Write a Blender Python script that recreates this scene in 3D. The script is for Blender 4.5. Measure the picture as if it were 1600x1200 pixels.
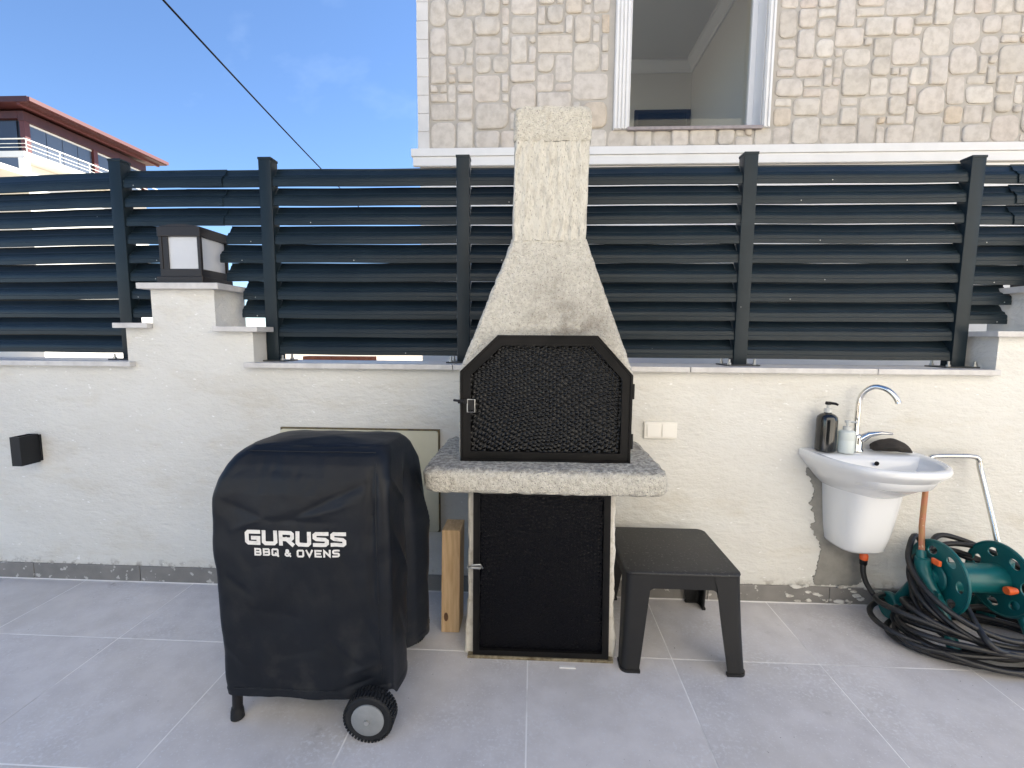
import bpy, bmesh, math, random
import numpy as np
from mathutils import Vector, Matrix, noise
from mathutils.bvhtree import BVHTree

random.seed(7)
for o in list(bpy.data.objects):
    bpy.data.objects.remove(o)
S = bpy.context.scene
COL = S.collection

# ------------------------------------------------------------------ camera
F_PX, YAW, PITCH, ROLL, CAM_H = 731.9, 0.0462, 0.1036, -0.0069, 1.337
cam = bpy.data.cameras.new("camera")
cam_ob = bpy.data.objects.new("camera", cam)
COL.objects.link(cam_ob)
S.camera = cam_ob
cam.sensor_width = 36.0
cam.lens = F_PX / 1600.0 * 36.0
cam.clip_start = 0.05
cam.clip_end = 3000
fw = Vector((-math.sin(YAW) * math.cos(PITCH), math.cos(YAW) * math.cos(PITCH), -math.sin(PITCH)))
rt = Vector((math.cos(YAW), math.sin(YAW), 0))
dn = fw.cross(rt)
rt, dn = math.cos(ROLL) * rt + math.sin(ROLL) * dn, -math.sin(ROLL) * rt + math.cos(ROLL) * dn
m = Matrix.Identity(4)
for i in range(3):
    m[i][0], m[i][1], m[i][2] = rt[i], -dn[i], -fw[i]
m[2][3] = CAM_H
cam_ob.matrix_world = m
S.render.resolution_x, S.render.resolution_y = 1024, 768

# ------------------------------------------------------------------ light
SUN_DIR = Vector((0.74, 0.67, 0.0)).normalized()      # horizontal direction towards the sun
SUN_EL = math.radians(43)
SKY_STRENGTH, SUN_STRENGTH, EXPOSURE = 0.066, 5.0, 1.95
world = bpy.data.worlds.new("World")
S.world = world
world.use_nodes = True
wn = world.node_tree
wn.nodes.clear()
out = wn.nodes.new("ShaderNodeOutputWorld")
bg = wn.nodes.new("ShaderNodeBackground")
sky = wn.nodes.new("ShaderNodeTexSky")
sky.sky_type = 'NISHITA'
sky.sun_disc = False
sky.altitude = 1200
sky.sun_elevation = SUN_EL
sky.sun_rotation = math.atan2(SUN_DIR.x, SUN_DIR.y)
sky.air_density, sky.dust_density, sky.ozone_density = 1.0, 0.0, 6.0
# thin wisps of high cloud
tc = wn.nodes.new("ShaderNodeTexCoord")
mp = wn.nodes.new("ShaderNodeMapping")
mp.inputs['Rotation'].default_value = (0.3, 0.5, 0.9)
mp.inputs['Scale'].default_value = (1.0, 3.2, 2.2)
nz = wn.nodes.new("ShaderNodeTexNoise")
nz.inputs['Scale'].default_value = 1.5
nz.inputs['Detail'].default_value = 6
nz.inputs['Roughness'].default_value = 0.55
rmp = wn.nodes.new("ShaderNodeValToRGB")
rmp.color_ramp.elements[0].position = 0.57
rmp.color_ramp.elements[0].color = (0, 0, 0, 1)
rmp.color_ramp.elements[1].position = 0.85
rmp.color_ramp.elements[1].color = (0.28, 0.28, 0.28, 1)
mixw = wn.nodes.new("ShaderNodeMix")
mixw.data_type = 'RGBA'
mixw.inputs['B'].default_value = (5.2, 6.2, 7.4, 1)
wn.links.new(tc.outputs['Generated'], mp.inputs['Vector'])
wn.links.new(mp.outputs['Vector'], nz.inputs['Vector'])
wn.links.new(nz.outputs['Fac'], rmp.inputs['Fac'])
wn.links.new(rmp.outputs['Color'], mixw.inputs['Factor'])
wn.links.new(sky.outputs['Color'], mixw.inputs['A'])
wn.links.new(mixw.outputs['Result'], bg.inputs['Color'])
bg.inputs['Strength'].default_value = SKY_STRENGTH
wn.links.new(bg.outputs['Background'], out.inputs['Surface'])

sun = bpy.data.lights.new("sun", 'SUN')
sun.energy = SUN_STRENGTH
sun.angle = math.radians(0.5)
sun.color = (1.0, 0.95, 0.87)
sun_ob = bpy.data.objects.new("sun", sun)
COL.objects.link(sun_ob)
to_sun = Vector((SUN_DIR.x * math.cos(SUN_EL), SUN_DIR.y * math.cos(SUN_EL), math.sin(SUN_EL)))
sun_ob.rotation_euler = to_sun.to_track_quat('Z', 'Y').to_euler()

S.view_settings.view_transform = 'Standard'
S.view_settings.look = 'None'
S.view_settings.gamma = 1
S.view_settings.use_curve_mapping = False
S.view_settings.exposure = EXPOSURE

# ------------------------------------------------------------------ materials
MATS = {}


def mat(name, c1, c2=None, scale=8.0, rough=0.6, metal=0.0, bump=0.0, bscale=40.0, bdist=0.004, detail=5,
        lo=0.35, hi=0.65, spec=0.5, stretch=None, speck=None, speck_scale=250.0, speck_pos=(0.62, 0.68),
        rand=None, rvar=0.0, coat=0.0, local=False):
    """noise-mixed principled material; speck = colour of small flecks; rand = list of colours picked per object"""
    M = bpy.data.materials.new(name)
    M.use_nodes = True
    nt = M.node_tree
    b = nt.nodes["Principled BSDF"]
    L = nt.links.new
    b.inputs['Roughness'].default_value = rough
    b.inputs['Metallic'].default_value = metal
    b.inputs['Specular IOR Level'].default_value = spec
    b.inputs['Coat Weight'].default_value = coat
    if local:
        g = nt.nodes.new("ShaderNodeTexCoord")
        pos = g.outputs['Object']
    else:
        g = nt.nodes.new("ShaderNodeNewGeometry")
        pos = g.outputs['Position']
    if stretch:
        mpn = nt.nodes.new("ShaderNodeMapping")
        mpn.inputs['Scale'].default_value = stretch
        L(pos, mpn.inputs['Vector'])
        pos = mpn.outputs['Vector']
    col = None
    if rand:
        oi = nt.nodes.new("ShaderNodeObjectInfo")
        rp = nt.nodes.new("ShaderNodeValToRGB")
        els = rp.color_ramp.elements
        while len(els) < len(rand):
            els.new(0.5)
        for i, c in enumerate(rand):
            els[i].position = i / max(1, len(rand) - 1)
            els[i].color = (*c, 1)
        L(oi.outputs['Random'], rp.inputs['Fac'])
        col = rp.outputs['Color']
    if c2 is not None:
        n = nt.nodes.new("ShaderNodeTexNoise")
        n.inputs['Scale'].default_value = scale
        n.inputs['Detail'].default_value = detail
        n.inputs['Roughness'].default_value = 0.6
        L(pos, n.inputs['Vector'])
        mr = nt.nodes.new("ShaderNodeMapRange")
        mr.inputs['From Min'].default_value = lo
        mr.inputs['From Max'].default_value = hi
        L(n.outputs['Fac'], mr.inputs['Value'])
        mx = nt.nodes.new("ShaderNodeMix")
        mx.data_type = 'RGBA'
        mx.inputs['A'].default_value = (*c1, 1)
        mx.inputs['B'].default_value = (*c2, 1)
        if col is not None:
            mx.blend_type = 'MULTIPLY'
            mx.inputs['Factor'].default_value = 1
            mx2 = nt.nodes.new("ShaderNodeMix")
            mx2.data_type = 'RGBA'
            mx2.inputs['A'].default_value = (*c1, 1)
            mx2.inputs['B'].default_value = (*c2, 1)
            L(mr.outputs['Result'], mx2.inputs['Factor'])
            L(col, mx.inputs['A'])
            L(mx2.outputs['Result'], mx.inputs['B'])
        else:
            L(mr.outputs['Result'], mx.inputs['Factor'])
        col = mx.outputs['Result']
        if rvar:
            m3 = nt.nodes.new("ShaderNodeMapRange")
            m3.inputs['From Min'].default_value = lo
            m3.inputs['From Max'].default_value = hi
            m3.inputs['To Min'].default_value = rough - rvar
            m3.inputs['To Max'].default_value = rough + rvar
            L(n.outputs['Fac'], m3.inputs['Value'])
            L(m3.outputs['Result'], b.inputs['Roughness'])
    if speck is not None:
        n2 = nt.nodes.new("ShaderNodeTexNoise")
        n2.inputs['Scale'].default_value = speck_scale
        n2.inputs['Detail'].default_value = 3
        L(pos, n2.inputs['Vector'])
        mr2 = nt.nodes.new("ShaderNodeMapRange")
        mr2.inputs['From Min'].default_value = speck_pos[0]
        mr2.inputs['From Max'].default_value = speck_pos[1]
        L(n2.outputs['Fac'], mr2.inputs['Value'])
        m4 = nt.nodes.new("ShaderNodeMix")
        m4.data_type = 'RGBA'
        m4.inputs['B'].default_value = (*speck, 1)
        L(mr2.outputs['Result'], m4.inputs['Factor'])
        if col is None:
            m4.inputs['A'].default_value = (*c1, 1)
        else:
            L(col, m4.inputs['A'])
        col = m4.outputs['Result']
    if col is None:
        b.inputs['Base Color'].default_value = (*c1, 1)
    else:
        L(col, b.inputs['Base Color'])
    if bump:
        nb = nt.nodes.new("ShaderNodeTexNoise")
        nb.inputs['Scale'].default_value = bscale
        nb.inputs['Detail'].default_value = 4
        nb.inputs['Roughness'].default_value = 0.6
        L(pos, nb.inputs['Vector'])
        bp = nt.nodes.new("ShaderNodeBump")
        bp.inputs['Strength'].default_value = bump
        bp.inputs['Distance'].default_value = bdist
        L(nb.outputs['Fac'], bp.inputs['Height'])
        L(bp.outputs['Normal'], b.inputs['Normal'])
    MATS[name] = M
    return M


def extra_mask(M, colour, fn):
    """lay another colour over a material's base colour with a mask built by fn(nt, pos) -> socket"""
    nt = M.node_tree
    b = nt.nodes["Principled BSDF"]
    g = nt.nodes.new("ShaderNodeNewGeometry")
    fac = fn(nt, g.outputs['Position'])
    mx = nt.nodes.new("ShaderNodeMix")
    mx.data_type = 'RGBA'
    mx.inputs['B'].default_value = (*colour, 1)
    sock = b.inputs['Base Color']
    if sock.links:
        nt.links.new(sock.links[0].from_socket, mx.inputs['A'])
    else:
        mx.inputs['A'].default_value = sock.default_value
    nt.links.new(fac, mx.inputs['Factor'])
    nt.links.new(mx.outputs['Result'], sock)


def nmath(nt, op, a, b=None, clamp=False):
    n = nt.nodes.new("ShaderNodeMath")
    n.operation = op
    n.use_clamp = clamp
    for i, v in enumerate((a, b)):
        if v is None:
            continue
        if isinstance(v, (int, float)):
            n.inputs[i].default_value = v
        else:
            nt.links.new(v, n.inputs[i])
    return n.outputs[0]


def nnoise(nt, pos, scale, detail=4, stretch=None, rough=0.6):
    if stretch:
        mpn = nt.nodes.new("ShaderNodeMapping")
        mpn.inputs['Scale'].default_value = stretch
        nt.links.new(pos, mpn.inputs['Vector'])
        pos = mpn.outputs['Vector']
    n = nt.nodes.new("ShaderNodeTexNoise")
    n.inputs['Scale'].default_value = scale
    n.inputs['Detail'].default_value = detail
    n.inputs['Roughness'].default_value = rough
    nt.links.new(pos, n.inputs['Vector'])
    return n.outputs['Fac']


def nramp(nt, v, a, b, lo=0.0, hi=1.0):
    n = nt.nodes.new("ShaderNodeMapRange")
    n.inputs['From Min'].default_value = a
    n.inputs['From Max'].default_value = b
    n.inputs['To Min'].default_value = lo
    n.inputs['To Max'].default_value = hi
    nt.links.new(v, n.inputs['Value'])
    return n.outputs['Result']


def nsep(nt, pos):
    s = nt.nodes.new("ShaderNodeSeparateXYZ")
    nt.links.new(pos, s.inputs[0])
    return s.outputs


# plaster wall, tiles, stone
mat('plaster', (0.71, 0.695, 0.645), (0.66, 0.64, 0.585), scale=2.3, rough=0.85, bump=0.6, bscale=30, bdist=0.014,
    stretch=(0.8, 1, 1.7), spec=0.2, speck=(0.84, 0.83, 0.80), speck_scale=42, speck_pos=(0.69, 0.73))


def chips(nt, pos):
    x, y, z = nsep(nt, pos)
    low = nramp(nt, z, 0.13, 0.085)
    n = nramp(nt, nnoise(nt, pos, 22, 6), 0.50, 0.60)
    return nmath(nt, 'MULTIPLY', low, n, True)


extra_mask(MATS['plaster'], (0.36, 0.33, 0.29), chips)


def soil(nt, pos):
    n = nramp(nt, nnoise(nt, pos, 3.2, 6, (1, 1, 2.6)), 0.55, 0.72)
    return nmath(nt, 'MULTIPLY', n, 0.32, True)


extra_mask(MATS['plaster'], (0.55, 0.49, 0.38), soil)
mat('coping', (0.64, 0.62, 0.59), (0.52, 0.50, 0.48), scale=14, rough=0.5, bump=0.1, bscale=90)
mat('tile', (0.68, 0.65, 0.635), (0.585, 0.555, 0.54), scale=7.5, rough=0.5, detail=5, rand=[(0.93, 0.93, 0.94), (1, 1, 1), (0.97, 0.965, 0.955), (1.04, 1.035, 1.03)], speck=(0.68, 0.67, 0.67), speck_scale=110, speck_pos=(0.60, 0.68), rvar=0.08)


def tile_dirt(nt, pos):
    n = nramp(nt, nnoise(nt, pos, 1.7, 4), 0.48, 0.68)
    return nmath(nt, 'MULTIPLY', n, 0.55, True)


def tile_pale(nt, pos):
    a = nramp(nt, nnoise(nt, pos, 2.6, 4), 0.46, 0.62)
    b = nramp(nt, nnoise(nt, pos, 70, 5), 0.50, 0.66)
    return nmath(nt, 'MULTIPLY', a, nmath(nt, 'MULTIPLY', b, 0.9), True)


extra_mask(MATS['tile'], (0.52, 0.49, 0.455), tile_dirt)
extra_mask(MATS['tile'], (0.72, 0.71, 0.71), tile_pale)
def tile_stain(nt, pos):
    n = nramp(nt, nnoise(nt, pos, 6.0, 5), 0.66, 0.74)
    return nmath(nt, 'MULTIPLY', n, 0.6, True)


extra_mask(MATS['tile'], (0.36, 0.335, 0.31), tile_stain)


def tile_grit(nt, pos):
    return nramp(nt, nnoise(nt, pos, 75, 2), 0.745, 0.765)


def tile_grit_dark(nt, pos):
    return nmath(nt, 'MULTIPLY', nramp(nt, nnoise(nt, pos, 58, 2, (1.1, 0.9, 1)), 0.735, 0.76), 0.8)


extra_mask(MATS['tile'], (0.88, 0.87, 0.85), tile_grit)
extra_mask(MATS['tile'], (0.22, 0.20, 0.18), tile_grit_dark)
mat('skirting', (0.25, 0.235, 0.215), (0.19, 0.18, 0.165), scale=7, rough=0.55, speck=(0.52, 0.50, 0.46), speck_scale=26,
    speck_pos=(0.62, 0.66))
mat('grout', (0.88, 0.86, 0.83), (0.55, 0.53, 0.51), scale=2.4, rough=0.9, lo=0.52, hi=0.64)
mat('earth', (0.40, 0.34, 0.26), (0.30, 0.25, 0.19), scale=0.8, rough=0.95)
mat('cement', (0.30, 0.285, 0.25), (0.20, 0.195, 0.175), scale=9, rough=0.9, bump=0.5, bscale=60, bdist=0.006)
STONES = [(0.64, 0.595, 0.53), (0.7, 0.66, 0.6), (0.6, 0.555, 0.495), (0.67, 0.625, 0.56), (0.73, 0.69, 0.63), (0.59, 0.55, 0.5), (0.66, 0.61, 0.55), (0.65, 0.575, 0.51), (0.63, 0.59, 0.54), (0.7, 0.645, 0.58), (0.64, 0.6, 0.55), (0.68, 0.63, 0.57), (0.6, 0.56, 0.5), (0.66, 0.615, 0.55), (0.64, 0.54, 0.42)]
mat('stone', (0.99, 0.975, 0.95), (0.80, 0.775, 0.74), scale=14, rough=0.85, bump=0.6, bscale=46, bdist=0.008, rand=STONES, lo=0.42, hi=0.68)
mat('mortar', (0.49, 0.455, 0.405), (0.43, 0.40, 0.355), scale=9, rough=0.9, bump=0.4, bscale=70, bdist=0.004)
mat('white_paint', (0.84, 0.83, 0.81), (0.79, 0.78, 0.76), scale=5, rough=0.6)
mat('white_block', (0.72, 0.70, 0.67), (0.64, 0.62, 0.59), scale=5, rough=0.75, bump=0.15, bscale=60)
mat('window_white', (0.80, 0.80, 0.80), rough=0.35)
mat('room_paint', (0.70, 0.67, 0.61), rough=0.8)
mat('room_white', (0.78, 0.76, 0.72), rough=0.7)
mat('dark_room', (0.012, 0.012, 0.013), rough=0.8, spec=0.15)
mat('sill_stone', (0.36, 0.31, 0.31), (0.25, 0.22, 0.22), scale=20, rough=0.4)
# metals
mat('anthracite', (0.0115, 0.0205, 0.027), (0.0085, 0.016, 0.0215), scale=6, rough=0.36, spec=0.24, bump=0.04, bscale=300, bdist=0.0006,
    speck=(0.42, 0.42, 0.42), speck_scale=32, speck_pos=(0.79, 0.80))
mat('zinc', (0.52, 0.52, 0.50), rough=0.35, metal=0.9)
mat('bracket', (0.03, 0.032, 0.034), rough=0.5)
mat('black_iron', (0.006, 0.006, 0.006), (0.010, 0.009, 0.0085), scale=9, rough=0.42, spec=0.18, rvar=0.08)
mat('hammered', (0.003, 0.003, 0.0032), (0.004, 0.004, 0.004), scale=7, rough=0.20, spec=0.26)
mat('hammered_dull', (0.002, 0.0022, 0.0035), (0.003, 0.003, 0.004), scale=7, rough=0.2, spec=0.13,
    speck=(0.10, 0.095, 0.09), speck_scale=110, speck_pos=(0.72, 0.75))
mat('concrete', (0.65, 0.615, 0.53), (0.50, 0.465, 0.39), scale=55, rough=0.92, bump=1.0, bscale=85, bdist=0.014, spec=0.2, lo=0.42, hi=0.68,
    speck=(0.28, 0.255, 0.22), speck_scale=190, speck_pos=(0.58, 0.70))
mat('concrete_ribbed', (0.65, 0.62, 0.54), (0.49, 0.455, 0.385), scale=40, rough=0.92, bump=1.0, bscale=60, bdist=0.014, spec=0.2, lo=0.45, hi=0.72,
    stretch=(1.5, 1.5, 0.55), speck=(0.30, 0.275, 0.24), speck_scale=140, speck_pos=(0.60, 0.70))
mat('concrete_slab', (0.67, 0.635, 0.55), (0.50, 0.465, 0.39), scale=60, rough=0.92, bump=1.0, bscale=95, bdist=0.014, spec=0.2, lo=0.42, hi=0.68,
    speck=(0.16, 0.145, 0.13), speck_scale=210, speck_pos=(0.58, 0.70))


def soot(nt, pos):
    x, y, z = nsep(nt, pos)
    a = nramp(nt, nmath(nt, 'ABSOLUTE', nmath(nt, 'SUBTRACT', x, 0.16)), 0.26, 0.0)
    v = nmath(nt, 'MULTIPLY', nramp(nt, z, 1.25, 1.36), nramp(nt, z, 1.66, 1.38))
    n = nramp(nt, nnoise(nt, pos, 9, 6), 0.32, 0.62)
    return nmath(nt, 'MULTIPLY', nmath(nt, 'MULTIPLY', a, v), nmath(nt, 'MULTIPLY', n, 1.0), True)


extra_mask(MATS['concrete'], (0.14, 0.115, 0.09), soot)


def slab_top_soot(nt, pos):
    x, y, z = nsep(nt, pos)
    a = nramp(nt, z, 0.812, 0.826)
    n = nramp(nt, nnoise(nt, pos, 55, 5), 0.40, 0.58)
    return nmath(nt, 'MULTIPLY', a, nmath(nt, 'MULTIPLY', n, 0.62), True)


extra_mask(MATS['concrete_slab'], (0.13, 0.118, 0.108), slab_top_soot)
mat('pale_concrete', (0.66, 0.63, 0.56), (0.42, 0.38, 0.30), scale=20, rough=0.9, bump=0.6, bscale=60, bdist=0.006, lo=0.5, hi=0.75)
mat('rust_dirt', (0.10, 0.075, 0.04), (0.28, 0.24, 0.16), scale=40, rough=0.9)
mat('cover', (0.0062, 0.0082, 0.0122), (0.0045, 0.0058, 0.0085), scale=5, rough=0.45, spec=0.28, bump=0.2, bscale=14, bdist=0.010)


def cover_dust(nt, pos):
    x, y, z = nsep(nt, pos)
    n = nramp(nt, nnoise(nt, pos, 9, 6), 0.52, 0.72)
    n2 = nramp(nt, z, 0.62, 0.15)
    return nmath(nt, 'MULTIPLY', nmath(nt, 'MULTIPLY', n, n2), 0.16, True)


extra_mask(MATS['cover'], (0.15, 0.14, 0.12), cover_dust)
mat('print_white', (0.72, 0.70, 0.66), (0.55, 0.53, 0.50), scale=60, rough=0.7, lo=0.5, hi=0.75)
mat('rubber', (0.013, 0.014, 0.016), rough=0.65, spec=0.3)
mat('hub_grey', (0.25, 0.26, 0.265), (0.20, 0.21, 0.215), scale=20, rough=0.45)
mat('black_plastic', (0.008, 0.008, 0.009), rough=0.5, spec=0.35)
mat('stool_plastic', (0.014, 0.0135, 0.013), (0.020, 0.019, 0.018), scale=6, rough=0.5, bump=0.35, bscale=170, bdist=0.0025,
    speck=(0.085, 0.08, 0.075), speck_scale=90, speck_pos=(0.60, 0.70))
mat('stool_leg', (0.012, 0.012, 0.0125), (0.016, 0.0155, 0.015), scale=6, rough=0.45, spec=0.35)
mat('pine', (0.70, 0.50, 0.29), (0.54, 0.35, 0.18), scale=9, rough=0.6, stretch=(9, 3, 0.7), bump=0.1, bscale=60)
mat('knot', (0.20, 0.10, 0.045), (0.12, 0.06, 0.03), scale=60, rough=0.6)
mat('cream_panel', (0.63, 0.60, 0.45), (0.56, 0.53, 0.395), scale=3, rough=0.5)
mat('panel_edge', (0.15, 0.11, 0.045), (0.06, 0.05, 0.03), scale=30, rough=0.6)
mat('switch_white', (0.80, 0.77, 0.70), rough=0.3)
mat('lamp_black', (0.010, 0.011, 0.013), rough=0.4, spec=0.3)
mat('lantern_brown', (0.022, 0.018, 0.016), rough=0.4, spec=0.35)
mat('frosted', (0.62, 0.63, 0.64), (0.55, 0.56, 0.575), scale=4, rough=0.35)
mat('ceramic', (0.80, 0.80, 0.79), rough=0.13, spec=0.55, coat=0.3)
mat('chrome', (0.70, 0.69, 0.66), rough=0.09, metal=1.0)
mat('steel_tube', (0.60, 0.59, 0.56), rough=0.2, metal=1.0)
mat('rusty_tube', (0.42, 0.14, 0.075), (0.34, 0.17, 0.06), scale=20, rough=0.5, speck=(0.55, 0.40, 0.26), speck_scale=45, speck_pos=(0.64, 0.67))
mat('teal', (0.004, 0.12, 0.122), (0.003, 0.085, 0.09), scale=5, rough=0.33, spec=0.5)
mat('orange', (0.80, 0.13, 0.03), rough=0.35)
mat('hose', (0.008, 0.008, 0.0095), (0.013, 0.013, 0.014), scale=14, rough=0.42)
mat('bottle_black', (0.010, 0.011, 0.012), rough=0.12, coat=0.4)
mat('bottle_white', (0.66, 0.70, 0.66), rough=0.3)
mat('print_mint', (0.45, 0.66, 0.58), rough=0.6)
mat('clear_plastic', (0.55, 0.56, 0.54), rough=0.2)
mat('rag', (0.045, 0.037, 0.030), (0.026, 0.022, 0.019), scale=25, rough=0.9, bump=0.5, bscale=120, bdist=0.004)
mat('brick_orange', (0.52, 0.17, 0.075), (0.40, 0.12, 0.055), scale=12, rough=0.85)
mat('roof_red', (0.065, 0.016, 0.015), (0.048, 0.012, 0.012), scale=4, rough=0.5)
mat('far_post', (0.10, 0.026, 0.024), rough=0.5)
mat('far_white', (0.80, 0.78, 0.72), (0.74, 0.72, 0.66), scale=1.0, rough=0.8)
mat('far_dark', (0.035, 0.045, 0.065), rough=0.25)
mat('far_glass', (0.10, 0.115, 0.14), (0.08, 0.095, 0.12), scale=0.5, rough=0.12, spec=0.7)
mat('cable_black', (0.004, 0.004, 0.005), rough=0.9, spec=0.05)
mat('bounce_wall_white', (0.80, 0.76, 0.68), (0.76, 0.72, 0.64), scale=1.5, rough=0.85)
mat('paper', (0.75, 0.74, 0.72), rough=0.8)

gl = bpy.data.materials.new('clear_glass')
gl.use_nodes = True
nt = gl.node_tree
nt.nodes.remove(nt.nodes["Principled BSDF"])
tr = nt.nodes.new("ShaderNodeBsdfTransparent")
tr.inputs['Color'].default_value = (0.93, 0.95, 0.94, 1)
gs = nt.nodes.new("ShaderNodeBsdfGlossy")
gs.inputs['Roughness'].default_value = 0.02
mxs = nt.nodes.new("ShaderNodeMixShader")
fr = nt.nodes.new("ShaderNodeFresnel")
fr.inputs['IOR'].default_value = 1.35
nt.links.new(fr.outputs[0], mxs.inputs[0])
nt.links.new(tr.outputs[0], mxs.inputs[1])
nt.links.new(gs.outputs[0], mxs.inputs[2])
nt.links.new(mxs.outputs[0], nt.nodes["Material Output"].inputs['Surface'])
MATS['clear_glass'] = gl


# ------------------------------------------------------------------ mesh helpers
class MB:
    def __init__(self):
        self.v, self.f = [], []

    def add(self, vs, fs):
        n = len(self.v)
        self.v += [tuple(p) for p in vs]
        self.f += [tuple(i + n for i in f) for f in fs]
        return self

    def box(self, x0, x1, y0, y1, z0, z1, bev=0.0):
        if bev <= 0:
            vs = [(x, y, z) for z in (z0, z1) for y in (y0, y1) for x in (x0, x1)]
            return self.add(vs, [(0, 2, 3, 1), (4, 5, 7, 6), (0, 1, 5, 4), (2, 6, 7, 3), (0, 4, 6, 2), (1, 3, 7, 5)])
        bm = bmesh.new()
        bmesh.ops.create_cube(bm, size=1)
        for v in bm.verts:
            v.co = Vector(((x0 + x1) / 2 + v.co.x * (x1 - x0), (y0 + y1) / 2 + v.co.y * (y1 - y0), (z0 + z1) / 2 + v.co.z * (z1 - z0)))
        b = min(bev, 0.45 * min(x1 - x0, y1 - y0, z1 - z0))
        bmesh.ops.bevel(bm, geom=bm.edges[:], offset=b, segments=2, profile=0.6, affect='EDGES')
        return self.bm(bm)

    def bm(self, bm):
        bm.verts.index_update()
        self.add([v.co[:] for v in bm.verts], [[v.index for v in f.verts] for f in bm.faces])
        bm.free()
        return self

    def loft(self, rings, cap0=True, cap1=True, closed=True):
        n = len(rings[0])
        vs = [p for r in rings for p in r]
        fs = []
        for j in range(len(rings) - 1):
            for i in range(n if closed else n - 1):
                k = (i + 1) % n
                fs.append((j * n + i, j * n + k, (j + 1) * n + k, (j + 1) * n + i))
        if cap0:
            fs.append(tuple(range(n))[::-1])
        if cap1:
            fs.append(tuple((len(rings) - 1) * n + i for i in range(n)))
        return self.add(vs, fs)

    def prism(self, poly, axis, a, b):
        """poly of 2-D points extruded along axis ('x','y','z') from a to b"""
        def pt(p, t):
            return {'x': (t, p[0], p[1]), 'y': (p[0], t, p[1]), 'z': (p[0], p[1], t)}[axis]
        return self.loft([[pt(p, a) for p in poly], [pt(p, b) for p in poly]])

    def tube(self, path, r, n=10, cap=True):
        P = [Vector(p) for p in path]
        rs = r if isinstance(r, (list, tuple)) else [r] * len(P)
        rings = []
        up = None
        for i, p in enumerate(P):
            t = (P[min(i + 1, len(P) - 1)] - P[max(i - 1, 0)])
            if t.length < 1e-9:
                t = Vector((0, 0, 1))
            t.normalize()
            if up is None:
                up = t.orthogonal().normalized()
            up = (up - t * up.dot(t))
            if up.length < 1e-6:
                up = t.orthogonal()
            up.normalize()
            s = t.cross(up)
            rings.append([p + (up * math.cos(a) + s * math.sin(a)) * rs[i] for a in [2 * math.pi * k / n for k in range(n)]])
        return self.loft(rings, cap, cap)

    def lathe(self, prof, c, axis='z', n=32, cap=True):
        """prof: list of (radius, height) along axis from centre c"""
        rings = []
        for r, h in prof:
            ring = []
            for k in range(n):
                a = 2 * math.pi * k / n
                u, w = r * math.cos(a), r * math.sin(a)
                p = {'z': (u, w, h), 'y': (u, h, w), 'x': (h, u, w)}[axis]
                ring.append((c[0] + p[0], c[1] + p[1], c[2] + p[2]))
            rings.append(ring)
        return self.loft(rings, cap, cap)


ORI = {}


def obj(name, mb, material, parent=None, smooth=None, loc=None):
    """link one mesh object; vertices are given in world coordinates"""
    o0 = ORI[parent.name] if parent is not None else Vector(loc if loc is not None else (0, 0, 0))
    me = bpy.data.meshes.new(name)
    me.from_pydata([(p[0] - o0.x, p[1] - o0.y, p[2] - o0.z) for p in mb.v], [], mb.f)
    bm = bmesh.new()
    bm.from_mesh(me)
    bmesh.ops.recalc_face_normals(bm, faces=bm.faces)
    bm.to_mesh(me)
    bm.free()
    me.materials.append(MATS[material])
    if smooth is not None:
        me.polygons.foreach_set('use_smooth', [True] * len(me.polygons))
        me.set_sharp_from_angle(angle=math.radians(smooth))
    o = bpy.data.objects.new(name, me)
    COL.objects.link(o)
    if parent is not None:
        o.parent = parent
    else:
        o.location = o0
    ORI[o.name] = o0
    return o


def thing(name, label, cat, loc, group=None):
    o = bpy.data.objects.new(name, None)
    o.empty_display_size = 0.1
    COL.objects.link(o)
    o.location = loc
    ORI[o.name] = Vector(loc)
    return tag(o, label, cat, group)


def tag(o, label, cat, group=None):
    o['label'] = label
    o['category'] = cat
    if group:
        o['group'] = group
    return o


def struct(o):
    o['kind'] = 'structure'
    return o


def rrect(x0, x1, y0, y1, r, seg=6, z=None, per=0):
    """rounded rectangle outline; per>0 adds points along the straight sides"""
    r = min(r, 0.49 * (x1 - x0), 0.49 * (y1 - y0))
    cs = [(x1 - r, y0 + r, -90), (x1 - r, y1 - r, 0), (x0 + r, y1 - r, 90), (x0 + r, y0 + r, 180)]
    pts = []
    for i, (cx, cy, a0) in enumerate(cs):
        for k in range(seg + 1):
            a = math.radians(a0 + 90 * k / seg)
            pts.append((cx + r * math.cos(a), cy + r * math.sin(a)))
        if per:
            nx = cs[(i + 1) % 4]
            a = math.radians(nx[2])
            e = (nx[0] + r * math.cos(a), nx[1] + r * math.sin(a))
            s = pts[-1]
            for k in range(1, per):
                pts.append((s[0] + (e[0] - s[0]) * k / per, s[1] + (e[1] - s[1]) * k / per))
    if z is None:
        return pts
    return [(p[0], p[1], z) for p in pts]


def fnoise(p, s, o=3):
    return noise.fractal(Vector(p) * s, 0.9, 2.0, o)


def roughen(mb, amp, scale, octv=4):
    """push vertices about with noise (a cast, chipped surface)"""
    mb.v = [(p[0] + amp * fnoise((p[0], p[1], p[2]), scale, octv), p[1] + amp * fnoise((p[0] + 7, p[1], p[2]), scale, octv),
             p[2] + amp * fnoise((p[0], p[1] + 5, p[2]), scale, octv)) for p in mb.v]
    return mb


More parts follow.
